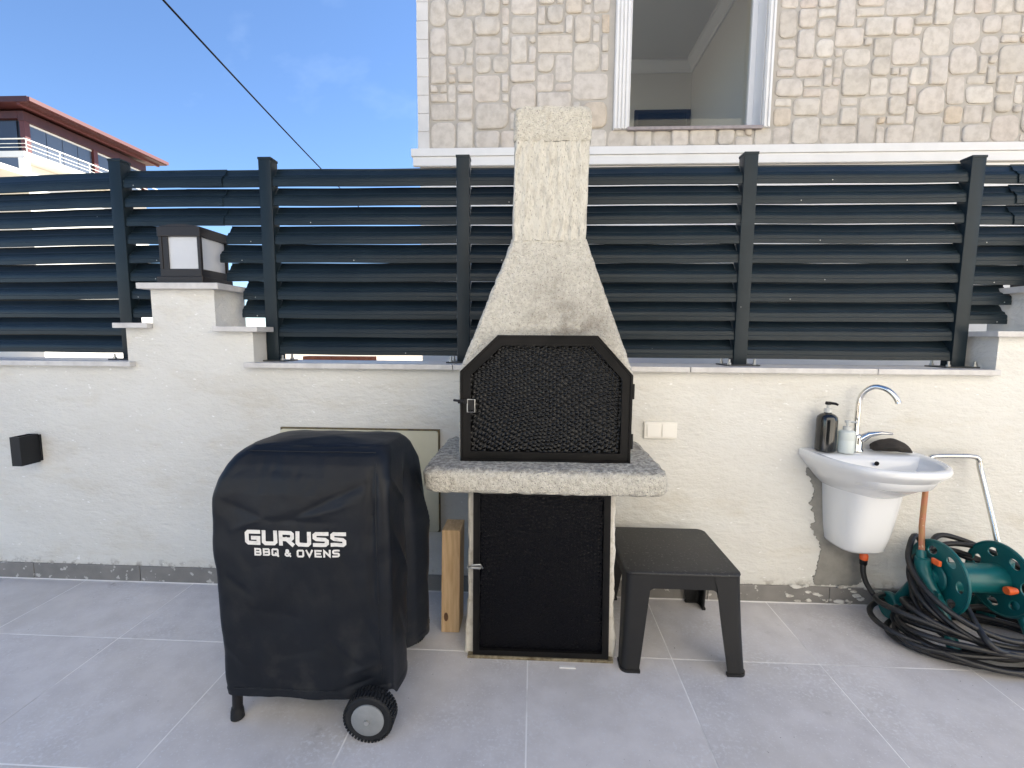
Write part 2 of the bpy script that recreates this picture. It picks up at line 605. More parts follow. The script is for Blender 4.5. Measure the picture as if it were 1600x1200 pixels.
def catmull(pts, n=8, closed=False):
    P = [Vector(p) for p in pts]
    N = len(P)
    outp = []
    rng = range(N if closed else N - 1)
    for i in rng:
        if closed:
            a, b, c, d = P[(i - 1) % N], P[i], P[(i + 1) % N], P[(i + 2) % N]
        else:
            a, b, c, d = P[max(i - 1, 0)], P[i], P[i + 1], P[min(i + 2, N - 1)]
        for k in range(n):
            t = k / n
            outp.append(0.5 * ((2 * b) + (c - a) * t + (2 * a - 5 * b + 4 * c - d) * t * t + (3 * b - a - 3 * c + d) * t ** 3))
    if not closed:
        outp.append(P[-1])
    return outp


def holed_plate(outlines, thick, xform):
    """flat plate with holes from 2-D outlines (first outer, then holes); xform maps (u, v, w) to world"""
    cu = bpy.data.curves.new("tmp", 'CURVE')
    cu.dimensions = '2D'
    cu.fill_mode = 'BOTH'
    cu.extrude = thick / 2
    for ol in outlines:
        s = cu.splines.new('POLY')
        s.points.add(len(ol) - 1)
        for i, p in enumerate(ol):
            s.points[i].co = (p[0], p[1], 0, 1)
        s.use_cyclic_u = True
    o = bpy.data.objects.new("tmp", cu)
    COL.objects.link(o)
    dg = bpy.context.evaluated_depsgraph_get()
    me = bpy.data.meshes.new_from_object(o.evaluated_get(dg))
    bm = bmesh.new()
    bm.from_mesh(me)
    bmesh.ops.remove_doubles(bm, verts=bm.verts, dist=1e-5)
    mb = MB()
    bm.verts.index_update()
    mb.add([xform(*v.co) for v in bm.verts], [[v.index for v in f.verts] for f in bm.faces])
    bm.free()
    bpy.data.objects.remove(o)
    bpy.data.curves.remove(cu)
    bpy.data.meshes.remove(me)
    return mb


def circle(cx, cy, r, n=20, sy=1.0):
    return [(cx + r * math.cos(2 * math.pi * k / n), cy + sy * r * math.sin(2 * math.pi * k / n)) for k in range(n)]


YW = 2.316          # face of the boundary wall

# ------------------------------------------------------------------ ground and floor
g = MB()
g.add([(-900, -900, -0.12), (900, -900, -0.12), (900, 900, -0.12), (-900, 900, -0.12)], [(0, 1, 2, 3)])
struct(obj('ground', g, 'earth'))

fl = struct(obj('patio_floor', MB().box(-6.6, 6.6, -2.8, YW + 0.02, -0.10, -0.0008), 'grout'))
X0, Y0, TP, GR = -0.0108, 1.852, 0.6, 0.0055
tile_cache = {}


def tile_mesh(w, d):
    key = (round(w, 3), round(d, 3))
    if key not in tile_cache:
        mb = MB().box(-w / 2, w / 2, -d / 2, d / 2, -0.010, 0.0, 0.0006)
        me = bpy.data.meshes.new('tile')
        me.from_pydata(mb.v, [], mb.f)
        me.materials.append(MATS['tile'])
        tile_cache[key] = me
    return tile_cache[key]


for j in range(-8, 1):
    ya = Y0 + j * TP
    yb = min(ya + TP, YW)
    for i in range(-11, 11):
        xa = X0 + i * TP
        o = bpy.data.objects.new('tile', tile_mesh(TP - GR, yb - ya - GR))
        COL.objects.link(o)
        o.parent = fl
        o.location = (xa + TP / 2, (ya + yb) / 2, random.uniform(-0.0004, 0.0004))

# ------------------------------------------------------------------ boundary wall
wall = thing('boundary_wall', 'cream plastered garden wall with stepped piers and pale stone coping', 'wall', (0, YW, 0))
WB = YW + 0.25
prof = [(-6.6, 0), (6.6, 0), (6.6, 1.165), (2.92, 1.165), (2.92, 1.345), (2.72, 1.345), (2.72, 1.555), (2.35, 1.555), (2.35, 1.345), (2.182, 1.345),
        (2.182, 1.165), (-1.42, 1.165), (-1.42, 1.345), (-1.61, 1.345), (-1.61, 1.555), (-1.94, 1.555), (-1.94, 1.36), (-2.085, 1.36),
        (-2.085, 1.165), (-6.6, 1.165)]
obj('plaster', MB().prism(prof, 'y', YW, WB), 'plaster', wall)


def coping(x0, x1, z, t=0.026, left=0.0, right=0.0):
    mb = MB().box(x0, x1, YW - 0.036, WB + 0.03, z, z + t, 0.003)
    obj('coping_slab', mb, 'coping', wall)


for a, b in ((-6.0, -4.6), (-4.596, -3.3), (-3.296, -2.045), (-1.455, -0.40), (-0.396, 0.75), (0.754, 1.62), (1.624, 2.178), (2.96, 4.4), (4.404, 5.8)):
    coping(a, b, 1.1655)
coping(-2.125, -1.943, 1.3605)
coping(-1.985, -1.565, 1.5555, 0.03)
coping(-1.607, -1.375, 1.3455)
coping(2.142, 2.347, 1.3455)
coping(2.305, 2.765, 1.5555, 0.03)
coping(2.723, 2.965, 1.3455)
# skirting tiles, cut lengths
x = -6.3
k = 0
while x < 6.3:
    w = TP - 0.004
    mb = MB().box(x, x + w, YW - 0.011, YW - 0.0005, 0.005, 0.088 + random.uniform(-0.001, 0.001), 0.0015)
    obj('skirting_tile', mb, 'skirting', wall)
    x += TP
obj('skirting_grout', MB().box(-6.4, 6.4, YW - 0.013, YW - 0.0003, 0.0005, 0.0046), 'grout', wall)
# grey cement patch left bare round the sink pipe
random.seed(3)
out_l = [(1.360, 0.70), (1.372, 0.64), (1.392, 0.58), (1.378, 0.52), (1.402, 0.45), (1.392, 0.39), (1.425, 0.34), (1.440, 0.28), (1.433, 0.20),
         (1.425, 0.13), (1.438, 0.096), (1.50, 0.100), (1.57, 0.094), (1.625, 0.101), (1.655, 0.13), (1.662, 0.22), (1.668, 0.32), (1.67, 0.45), (1.66, 0.60), (1.63, 0.70)]
pp = catmull([(p[0], p[1], 0) for p in out_l], 16, True)
pp = [(p.x + 0.012 * fnoise((p.x, p.y, 1), 55, 4), p.y + 0.010 * fnoise((p.x, p.y, 9), 55, 4)) for p in pp]
obj('cement_patch', MB().prism(pp, 'y', YW - 0.004, YW + 0.002), 'cement', wall)
# flakes of paint and mortar clinging to the skirting below the patch
for i in range(26):
    cx, cz = random.uniform(1.28, 1.75), random.choice([random.uniform(0.086, 0.10), random.uniform(0.006, 0.03), random.uniform(0.02, 0.09)])
    r = random.uniform(0.006, 0.022)
    poly = [(cx + r * 1.5 * random.uniform(0.5, 1) * math.cos(a), cz + r * 0.55 * random.uniform(0.5, 1) * math.sin(a)) for a in [2 * math.pi * q / 9 for q in range(9)]]
    obj('mortar_flake', MB().prism(poly, 'y', YW - 0.0135 - 0.0002 * i, YW - 0.010), 'plaster', wall)

# ------------------------------------------------------------------ louvred fence
fence = thing('louvre_fence', 'anthracite metal louvre fence on top of the cream garden wall', 'fence', (0, YW + 0.12, 1.19))
PF, PDEP, PWID = YW + 0.112, 0.066, 0.066     # post front plane, depth, width
SP = 0.0955                                   # slat pitch
NS = 10
ZB = 1.228                                    # bottom edge of the lowest slat
base_prof = [(0.014, 0.006), (0.010, 0.0), (0.0, 0.0), (0.0, 0.020), (0.002, 0.0225), (0.002, 0.0375), (0.006, 0.045), (0.012, 0.0475), (0.019, 0.060), (0.026, 0.0625),
             (0.033, 0.0665), (0.042, 0.084), (0.052, 0.0935), (0.052, 0.1015)]


def thicken(pr, t):
    outp = []
    for i, p in enumerate(pr):
        a, b = Vector(pr[max(i - 1, 0)]), Vector(pr[min(i + 1, len(pr) - 1)])
        d = (b - a).normalized()
        n = Vector((d.y, -d.x))
        outp.append((p[0] + n.x * t, p[1] + n.y * t))
    return pr + outp[::-1]


SPROF = thicken(base_prof, 0.0022)


def slat(x0, x1, z, yoff=0.0, ang=0.0, pivot=0.0, parent=fence, sag=0.0):
    mb = MB()
    rings = []
    n = max(2, int((x1 - x0) / 0.12))
    dz = random.uniform(-0.0016, 0.0016)
    tl_, ph_ = random.uniform(-0.0025, 0.0025), random.uniform(0, 6)
    for k in range(n + 1):
        xx = x0 + (x1 - x0) * k / n
        zz = z + dz + tl_ * (k / n - 0.5) + sag * math.sin(math.pi * k / n) + 0.0009 * math.sin(xx * 9 + ph_)
        rings.append([(xx, PF + 0.008 + yoff + p[0], zz + p[1]) for p in SPROF])
    mb.loft(rings)
    if ang:
        c, s = math.cos(ang), math.sin(ang)
        mb.v = [(pivot + (p[0] - pivot) * c - (p[1] - PF) * s, PF + (p[0] - pivot) * s + (p[1] - PF) * c, p[2]) for p in mb.v]
    o = obj('slat', mb, 'anthracite', parent, smooth=35)
    if not ang and random.random() < 0.3:
        xx = random.uniform(x0 + 0.03, x1 - 0.03)
        obj('screw', MB().lathe([(0.0028, 0.0), (0.0024, -0.0018), (0.0005, -0.0024)], (xx, PF + 0.0075 + yoff, z + 0.012), 'y', 8), 'zinc', o)
    return o


posts = [(-4.45, 1.19), (-3.32, 1.19), (-2.182, 1.19), (-1.384, 1.19), (-0.367, 1.19), (1.046, 1.19), (2.108, 1.19), (2.96, 1.19), (4.1, 1.19)]
ANG_L = math.radians(-5.0)


def rotp(mb, ang, pivot):
    c, s = math.cos(ang), math.sin(ang)
    mb.v = [(pivot + (p[0] - pivot) * c - (p[1] - PF) * s, PF + (p[0] - pivot) * s + (p[1] - PF) * c, p[2]) for p in mb.v]
    return mb


for px, pz in posts:
    top = 2.232 if px < 2.0 else 2.205
    left = px < -3
    a = ANG_L if left else 0
    po = obj('post', rotp(MB().box(px - PWID / 2, px + PWID / 2, PF, PF + PDEP, pz + 0.006, top - 0.004, 0.004), a, -2.182), 'anthracite', fence, smooth=40)
    obj('post_cap', rotp(MB().box(px - PWID / 2 - 0.002, px + PWID / 2 + 0.002, PF - 0.002, PF + PDEP + 0.002, top - 0.012, top, 0.002), a, -2.182), 'anthracite', po)
    obj('base_plate', rotp(MB().box(px - 0.085, px + 0.085, PF - 0.035, PF + PDEP + 0.03, pz + 0.0015, pz + 0.008, 0.001), a, -2.182), 'bracket', po)
    for sx in (-1, 1):
        for sy in (PF - 0.018, PF + PDEP + 0.014):
            bx = px + sx * 0.062
            b = MB().lathe([(0.010, 0), (0.010, 0.009), (0.0055, 0.0095), (0.0055, 0.026), (0.003, 0.028)], (bx, sy, pz + 0.008), 'z', 8)
            obj('bolt', rotp(b, a, -2.182), 'zinc', po, smooth=35)


def rows():
    for r in range(NS):
        yield r, ZB + r * SP


h = PWID / 2 + 0.0015
for r, z in rows():
    # far left bays turn slightly away
    slat(-3.32 + h, -2.182 - h, z - 0.0, ang=ANG_L, pivot=-2.182)
    slat(-4.45 + h, -3.32 - h, z, ang=ANG_L, pivot=-2.182)
    # bay with the lantern pier: upper rows run through, lower rows are cut back round the pier
    zt = z + 0.10
    if r >= 7:
        slat(-2.182 + h, -1.62, z, yoff=0.0)
        slat(-1.85, -1.384 - h, z + 0.001, yoff=0.0045 if r != 9 else 0.006)
    elif r >= 4:
        slat(-2.182 + h, -1.955, z)
        slat(-1.63 + (0.01, -0.02, 0.02)[r - 4], -1.384 - h, z)
    elif r >= 2:
        slat(-2.182 + h, -1.99, z)
        slat(-1.545 + 0.01 * (r - 2), -1.384 - h, z)
    # main bays
    slat(-1.384 + h, -0.367 - h, z, sag=-0.001)
    slat(-0.367 + h, 1.046 - h, z, sag=-0.002)
    slat(1.046 + h, 2.108 - h, z, sag=-0.002)
    # right hand bay, cut round the right pier
    zr = z - 0.012
    if r >= 7:
        slat(2.108 + h, 2.37, zr)
        slat(2.30, 2.96 - h, zr + 0.002, yoff=-0.006)
    elif r >= 4:
        slat(2.108 + h, 2.52, zr)
        slat(2.70, 2.96 - h, zr)
    elif r >= 2:
        slat(2.108 + h, 2.325 + 0.01 * (r - 2), zr)
    slat(2.96 + h, 4.1 - h, z)


# ------------------------------------------------------------------ lanterns on the piers
def lantern(cx, label):
    cy, z0 = 2.445, 1.5865
    w = 0.108
    t = thing('pier_lantern', label, 'lantern', (cx, cy, z0), 'square lanterns on the wall piers')
    obj('base', MB().box(cx - w - 0.012, cx + w + 0.012, cy - w - 0.012, cy + w + 0.012, z0, z0 + 0.035, 0.003).box(cx - w, cx + w, cy - w, cy + w, z0 + 0.035, z0 + 0.074, 0.002), 'lantern_brown', t)
    for sx in (-1, 1):
        for sy in (-1, 1):
            a, b = cx + sx * (w - 0.008), cy + sy * (w - 0.008)
            obj('corner_bar', MB().box(a - 0.008, a + 0.008, b - 0.008, b + 0.008, z0 + 0.074, z0 + 0.234, 0.0015), 'lantern_brown', t)
    obj('roof', MB().box(cx - w - 0.004, cx + w + 0.004, cy - w - 0.004, cy + w + 0.004, z0 + 0.234, z0 + 0.282, 0.003)
        .prism([(cx - w, z0 + 0.282), (cx + w, z0 + 0.282), (cx + w * 0.3, z0 + 0.295), (cx - w * 0.3, z0 + 0.295)], 'y', cy - w, cy + w), 'lantern_brown', t)
    d = w - 0.012
    e = w - 0.0165
    for ax, sg in (('y', -1), ('y', 1), ('x', -1), ('x', 1)):
        if ax == 'y':
            mb = MB().box(cx - e, cx + e, cy + sg * d - 0.002, cy + sg * d + 0.002, z0 + 0.0745, z0 + 0.2335)
        else:
            mb = MB().box(cx + sg * d - 0.002, cx + sg * d + 0.002, cy - e, cy + e, z0 + 0.0745, z0 + 0.2335)
        obj('pane', mb, 'frosted', t)
    # wide dark left stile
    obj('stile', MB().box(cx - w + 0.016, cx - w + 0.046, cy - w + 0.0035, cy - w + 0.0075, z0 + 0.0745, z0 + 0.2335), 'lantern_brown', t)


lantern(-1.79, 'square brown lantern with frosted panes on the stepped pier at left')
lantern(2.56, 'square lantern on the pier at the right edge, mostly cut off by frame')

# ------------------------------------------------------------------ wall lamp
wl = thing('wall_lamp', 'small black box shaped up and down light on the plaster wall at left', 'wall lamp', (-2.615, YW, 0.655))
lx0, lx1 = -2.652, -2.600
lamp_y = 2.212
tb = MB()
for a in ((lx0, lx0 + 0.005, lamp_y, YW - 0.012), (lx1 - 0.005, lx1, lamp_y, YW - 0.012), (lx0 + 0.005, lx1 - 0.005, lamp_y, lamp_y + 0.005), (lx0 + 0.005, lx1 - 0.005, YW - 0.017, YW - 0.012)):
    tb.box(a[0], a[1], a[2], a[3], 0.655, 0.805)
obj('housing', tb, 'lamp_black', wl)
obj('glass_disc', MB().box(lx0 + 0.005, lx1 - 0.005, lamp_y + 0.005, YW - 0.017, 0.790, 0.794), 'frosted', wl)
obj('glass_disc', MB().box(lx0 + 0.005, lx1 - 0.005, lamp_y + 0.005, YW - 0.017, 0.664, 0.668), 'frosted', wl)
obj('mount_plate', MB().box(lx0 - 0.008, lx1 + 0.004, YW - 0.012, YW, 0.66, 0.80, 0.002), 'lamp_black', wl)

# ------------------------------------------------------------------ switch plate
sw = thing('switch_plate', 'cream double light switch on the wall beside the barbecue', 'light switch', (0.628, YW, 0.835))
obj('frame', MB().box(0.548, 0.708, YW - 0.014, YW, 0.835, 0.918, 0.003), 'switch_white', sw)
for a in (0.558, 0.631):
    obj('rocker', MB().prism([(YW - 0.0135, 0.847), (YW - 0.0135, 0.906), (YW - 0.0165, 0.906), (YW - 0.021, 0.847)], 'x', a + 0.004, a + 0.063), 'switch_white', sw)

# ------------------------------------------------------------------ cream meter hatch
ap = thing('meter_hatch', 'cream rectangular hatch cover with brown edge on wall behind the covered grill', 'hatch', (-0.88, YW, 0.325))
obj('edge', MB().box(-1.292, -0.470, YW - 0.013, YW, 0.325, 0.862, 0.002), 'panel_edge', ap)
obj('lid', MB().prism([(p[0], p[1]) for p in rrect(-1.287, -0.477, 0.331, 0.854, 0.012, 4)], 'y', YW - 0.024, YW - 0.0128), 'cream_panel', ap, smooth=40)

# ------------------------------------------------------------------ stone barbecue
bq = thing('stone_barbecue', 'cream cast concrete barbecue with tall chimney and black iron doors', 'barbecue', (0.04, 2.05, 0))


def section(z, x0, x1, y0, y1, r=0.02, per=30, seg=4):
    return rrect(x0, x1, y0, y1, r, seg, z, per)


def lerp(a, b, t):
    return a + (b - a) * t


def loft_sections(keys, step=0.02):
    rings = []
    for (za, A), (zb, B) in zip(keys[:-1], keys[1:]):
        n = max(1, int(abs(zb - za) / step))
        for k in range(n):
            t = k / n
            rings.append(section(lerp(za, zb, t), *[lerp(p, q, t) for p, q in zip(A, B)]))
    z, A = keys[-1]
    rings.append(section(z, *A))
    return MB().loft(rings)


base = loft_sections([(0.0, (-0.276, 0.352, 1.838, 2.29, 0.012)), (0.12, (-0.275, 0.351, 1.838, 2.29, 0.012)), (0.24, (-0.262, 0.340, 1.838, 2.29, 0.012)),
                      (0.735, (-0.262, 0.338, 1.838, 2.29, 0.012))])
obj('base', roughen(base, 0.006, 22), 'pale_concrete', bq, smooth=50)
slab = loft_sections([(0.732, (-0.397, 0.486, 1.745, 2.300, 0.045)), (0.740, (-0.417, 0.505, 1.727, 2.300, 0.045)), (0.760, (-0.425, 0.513, 1.72, 2.300, 0.045)),
                      (0.806, (-0.425, 0.513, 1.72, 2.300, 0.045)), (0.822, (-0.418, 0.506, 1.726, 2.298, 0.045)), (0.830, (-0.397, 0.486, 1.745, 2.296, 0.045))], 0.008)
obj('slab', roughen(slab, 0.006, 34), 'concrete_slab', bq, smooth=50)
fire = loft_sections([(0.824, (-0.300, 0.398, 1.868, 2.296, 0.012)), (1.175, (-0.303, 0.398, 1.868, 2.296, 0.012)),
                      (1.205, (-0.296, 0.390, 1.874, 2.296, 0.014)), (1.70, (-0.110, 0.224, 1.985, 2.272, 0.02)), (1.735, (-0.100, 0.213, 1.992, 2.27, 0.02))], 0.015)
obj('hood', roughen(fire, 0.004, 38), 'concrete', bq, smooth=50)
chim = loft_sections([(1.727, (-0.096, 0.209, 1.99, 2.27, 0.018)), (2.128, (-0.088, 0.218, 1.99, 2.27, 0.016))], 0.015)
cz = chim.v
chim.v = [(p[0], p[1] - (0.006 * max(0, math.sin(p[0] * 150 + 4 * fnoise((p[0], 0, p[2]), 5, 2))) if p[1] < 2.0 else 0), p[2]) for p in cz]
obj('chimney', roughen(chim, 0.003, 36), 'concrete_ribbed', bq, smooth=50)
cap = loft_sections([(2.118, (-0.090, 0.220, 1.986, 2.274, 0.014)), (2.128, (-0.093, 0.223, 1.982, 2.278, 0.014)), (2.235, (-0.090, 0.221, 1.982, 2.278, 0.02)),
                     (2.252, (-0.083, 0.214, 1.99, 2.27, 0.03))], 0.012)
obj('chimney_cap', roughen(cap, 0.004, 34), 'concrete', bq, smooth=50)


def hammered(poly, y, pitch, hgt, bounds, res):
    """sheet of hammered dimples clipped to a polygon"""
    x0, x1, z0, z1 = bounds
    nx, nz = int((x1 - x0) / res), int((z1 - z0) / res)
    X, Z = np.meshgrid(np.linspace(x0, x1, nx), np.linspace(z0, z1, nz))
    wx = X + 0.010 * np.sin(Z * 11 + 1.3 * np.sin(X * 7))
    wz = Z + 0.013 * np.sin(X * 16 + 0.8 + 2 * np.sin(Z * 6)) + 0.004 * np.sin(X * 37 + Z * 12)
    ca_, sa_ = math.cos(0.62), math.sin(0.62)
    wx, wz = ca_ * (wx - x0) - sa_ * (wz - z0) + x0, sa_ * (wx - x0) + ca_ * (wz - z0) + z0
    rng = np.random.RandomState(5)
    jx, jz = rng.uniform(-0.16, 0.16, (400, 400)), rng.uniform(-0.16, 0.16, (400, 400))
    jh = rng.uniform(0.75, 1.15, (400, 400))
    ph = pitch * 0.87
    rj = np.floor((wz - z0) / ph).astype(int)
    best = np.full(X.shape, 9.0)
    bh = np.ones(X.shape)
    for dj in (-1, 0, 1):
        J = rj + dj
        off = 0.5 * (J % 2)
        ci = np.floor((wx - x0) / pitch - off).astype(int)
        for di in (-1, 0, 1, 2):
            I = ci + di
            cx = x0 + (I + off + jx[J % 400, I % 400]) * pitch
            cz_ = z0 + (J + 0.5 + jz[J % 400, I % 400]) * ph
            d = np.sqrt((wx - cx) ** 2 + (wz - cz_) ** 2) / pitch
            msk = d < best
            bh = np.where(msk, jh[J % 400, I % 400], bh)
            best = np.where(msk, d, best)
    H = hgt * bh * np.clip(1 - (best / 0.43) ** 2, 0, 1)
    mb = MB()
    mb.v = [(float(a), y - float(c), float(b)) for a, b, c in zip(X.ravel(), Z.ravel(), H.ravel())]

    def inside(px, pz):
        c = False
        n = len(poly)
        for i in range(n):
            (xa, za), (xb, zb) = poly[i], poly[(i + 1) % n]
            if (za > pz) != (zb > pz) and px < (xb - xa) * (pz - za) / (zb - za) + xa:
                c = not c
        return c

    for j in range(nz - 1):
        for i in range(nx - 1):
            if len(poly) == 4 or inside((X[j, i] + X[j, i + 1]) / 2, (Z[j, i] + Z[j + 1, i]) / 2):
                a = j * nx + i
                mb.f.append((a, a + 1, a + nx + 1, a + nx))
    return mb


def inset(poly, d):
    """inset of a convex counter-clockwise polygon"""
    n = len(poly)
    outp = []
    for i in range(n):
        p, q, r = Vector(poly[i - 1]), Vector(poly[i]), Vector(poly[(i + 1) % n])
        e1, e2 = (q - p).normalized(), (r - q).normalized()
        n1, n2 = Vector((-e1.y, e1.x)), Vector((-e2.y, e2.x))
        b = (n1 + n2).normalized()
        outp.append(tuple(q + b * (d / b.dot(n1))))
    return outp


def frame_ring(poly, w, y0, y1):
    inn = inset(poly, w)
    rings = [[(p[0], y1, p[1]) for p in poly], [(p[0], y0, p[1]) for p in poly], [(p[0], y0, p[1]) for p in inn], [(p[0], y1, p[1]) for p in inn]]
    rings.append(rings[0])
    return MB().loft(rings, False, False)


DY = 1.853
dpoly = [(-0.288, 0.834), (0.384, 0.834), (0.384, 1.183), (0.246, 1.334), (-0.140, 1.334), (-0.288, 1.192)]
ud = obj('upper_door', frame_ring(dpoly, 0.036, DY - 0.008, DY + 0.018), 'black_iron', bq)
obj('outer_lip', frame_ring([(p[0], p[1]) for p in inset(dpoly, -0.004)], 0.008, DY - 0.014, DY - 0.0055), 'black_iron', ud)
obj('inner_lip', frame_ring(inset(dpoly, 0.031), 0.006, DY - 0.013, DY - 0.0055), 'black_iron', ud)
obj('hammered_sheet', hammered(inset(dpoly, 0.030), DY + 0.006, 0.0182, 0.0052, (-0.262, 0.358, 0.860, 1.308), 0.0021), 'hammered', ud, smooth=80)
lt = MB().box(-0.300, -0.262, DY - 0.024, DY - 0.0165, 1.066, 1.082, 0.002).box(-0.268, -0.232, DY - 0.0165, DY - 0.0085, 1.038, 1.080, 0.002)
lt.tube([(-0.316, DY - 0.014, 1.078), (-0.296, DY - 0.03, 1.078), (-0.276, DY - 0.03, 1.074)], 0.005, 8)
obj('latch', lt, 'black_plastic', ud)
obj('latch_ring', MB().tube([(-0.262, DY - 0.018, 1.082), (-0.262, DY - 0.02, 1.032), (-0.232, DY - 0.02, 1.032), (-0.232, DY - 0.018, 1.082), (-0.262, DY - 0.018, 1.082)], 0.0022, 6), 'zinc', ud)
for z in (0.92, 1.12):
    obj('hinge', MB().lathe([(0.007, -0.03), (0.007, 0.03)], (0.391, DY - 0.002, z), 'z', 10), 'black_iron', ud, smooth=40)

LY = 1.822
lpoly = [(-0.240, 0.012), (0.321, 0.012), (0.312, 0.728), (-0.236, 0.728)]
ld = obj('lower_door', frame_ring(lpoly, 0.026, LY - 0.006, LY + 0.016), 'black_iron', bq)
obj('hammered_sheet', hammered(lpoly, LY + 0.005, 0.0160, 0.0024, (-0.222, 0.303, 0.030, 0.718), 0.0024), 'hammered_dull', ld, smooth=80)
obj('inner_lip', frame_ring(inset(lpoly, 0.022), 0.005, LY - 0.011, LY - 0.0035), 'black_iron', ld)
obj('latch', MB().box(-0.262, -0.205, LY - 0.018, LY - 0.010, 0.392, 0.402, 0.002).tube([(-0.256, LY - 0.016, 0.395), (-0.24, LY - 0.03, 0.415), (-0.205, LY - 0.03, 0.418), (-0.198, LY - 0.016, 0.396)], 0.0035, 6), 'zinc', ld)
obj('sill_bar', roughen(MB().box(-0.262, 0.340, LY - 0.012, LY + 0.02, 0.0, 0.0115, 0.002), 0.001, 40), 'rust_dirt', ld)

# ------------------------------------------------------------------ grill under a cover
gc = thing('covered_grill', 'black grill cart leg and grey hubbed wheels showing under a black cover', 'grill', (-0.74, 1.68, 0))
obj('body', MB().box(-0.98, -0.50, 1.52, 1.84, 0.55, 0.88, 0.04), 'black_plastic', gc)
for x, y in ((-1.018, 1.462), (-1.018, 1.84)):
    lg = MB().tube([(x, y, 0.03), (x + 0.008, y, 0.20), (x + 0.03, y + (0.08 if y < 1.6 else -0.05), 0.62)], [0.0165, 0.0185, 0.018], 12)
    l = obj('leg', lg, 'black_plastic', gc, smooth=40)
    obj('foot', MB().lathe([(0.016, 0), (0.0225, 0.004), (0.021, 0.03), (0.0175, 0.045)], (x - 0.001, y, 0.0), 'z', 14), 'rubber', l, smooth=50)
for x, y in ((-0.53, 1.50), (-0.53, 1.84)):
    obj('leg', MB().tube([(x, y, 0.085), (x, y, 0.60)], 0.018, 12), 'black_plastic', gc, smooth=40)
obj('axle', MB().tube([(-0.528, 1.37, 0.084), (-0.528, 1.90, 0.084)], 0.008, 10), 'zinc', gc, smooth=40)


def wheel(y):
    c = (-0.528, y, 0.084)
    w = obj('wheel', MB().lathe([(0.05, -0.026), (0.072, -0.028), (0.078, -0.022), (0.079, 0.022), (0.072, 0.028), (0.05, 0.026)], c, 'y', 48), 'rubber', gc, smooth=40)
    tr_ = MB()
    for k in range(44):
        a = 2 * math.pi * k / 44
        for s_, yo in ((0, -0.013), (0.5, 0.013)):
            aa = a + s_ * 2 * math.pi / 44
            pts = []
            for rr in (0.077, 0.084):
                for da in (-0.045, 0.045):
                    for dy in (-0.012, 0.012):
                        pts.append((c[0] + rr * math.cos(aa + da), c[1] + yo + dy, c[2] + rr * math.sin(aa + da)))
            tr_.add(pts, [(0, 1, 3, 2), (4, 6, 7, 5), (0, 2, 6, 4), (1, 5, 7, 3), (0, 4, 5, 1), (2, 3, 7, 6)])
    obj('tread', tr_, 'rubber', w)
    obj('hub', MB().lathe([(0.054, -0.024), (0.054, -0.031), (0.049, -0.034), (0.022, -0.036), (0.001, -0.0365)], c, 'y', 36), 'hub_grey', w, smooth=45)


wheel(1.412)
wheel(1.90)


def smooth01(a, b, t):
    t = max(0, min(1, (t - a) / (b - a)))
    return t * t * (3 - 2 * t)


def interp(z, pts):
    if z <= pts[0][0]:
        return pts[0][1]
    for (a, p), (b, q) in zip(pts[:-1], pts[1:]):
        if z <= b:
            return p + (q - p) * (z - a) / (b - a)
    return pts[-1][1]


C_XL = [(.115, -1.035), (.35, -1.048), (.70, -1.054), (.80, -1.050), (.86, -1.040), (.90, -1.026), (.93, -1.008), (.95, -.985), (.96, -.968)]
C_XR = [(.115, -.462), (.60, -.456), (.85, -.462), (.92, -.472), (.95, -.482), (.96, -.492)]
C_YF = [(.115, 1.430), (.75, 1.424), (.82, 1.428), (.87, 1.440), (.91, 1.458), (.94, 1.480), (.96, 1.508)]
C_YB = [(.115, 1.90), (.70, 1.88), (.85, 1.85), (.93, 1.80), (.96, 1.76)]
# creases on the front: x0, z0, x1, z1, width, depth
CREASES = [(-.52, .865, -.80, .735, .016, .012), (-.56, .80, -.74, .742, .012, -.009), (-1.03, .80, -.84, .725, .016, .010), (-.98, .70, -.86, .745, .010, -.006),
           (-.86, .735, -.62, .730, .014, .007), (-.55, .60, -.50, .83, .010, .010), (-.60, .55, -.66, .74, .020, .006), (-.70, .33, -.53, .215, .014, .007),
           (-.62, .20, -.50, .255, .010, -.008), (-.93, .43, -.76, .40, .012, .005), (-1.02, .55, -.92, .47, .012, .006), (-.84, .26, -.70, .29, .010, .005),
           (-1.03, .30, -.95, .22, .012, -.006), (-.66, .145, -.52, .185, .009, .009), (-.56, .42, -.50, .30, .012, .008), (-.90, .90, -.70, .885, .010, .004)]
SIDE_CREASES = [(1.46, .70, 1.60, .45, .014, .010), (1.50, .40, 1.60, .20, .012, -.010), (1.74, .80, 1.84, .50, .016, .012), (1.78, .40, 1.86, .20, .014, -.010), (1.45, .88, 1.62, .72, .012, .010)]


def crease(a, b, lines):
    t_ = 0.0
    for x0, z0, x1, z1, w, d in lines:
        dx, dz = x1 - x0, z1 - z0
        L2 = dx * dx + dz * dz
        t = ((a - x0) * dx + (b - z0) * dz) / L2
        if -0.15 < t < 1.15:
            dist = abs((a - x0) * dz - (b - z0) * dx) / math.sqrt(L2)
            if dist < 6 * w:
                t_ += d * math.exp(-dist / w) * smooth01(-0.15, 0.35, t) * smooth01(1.15, 0.6, t)
    return t_


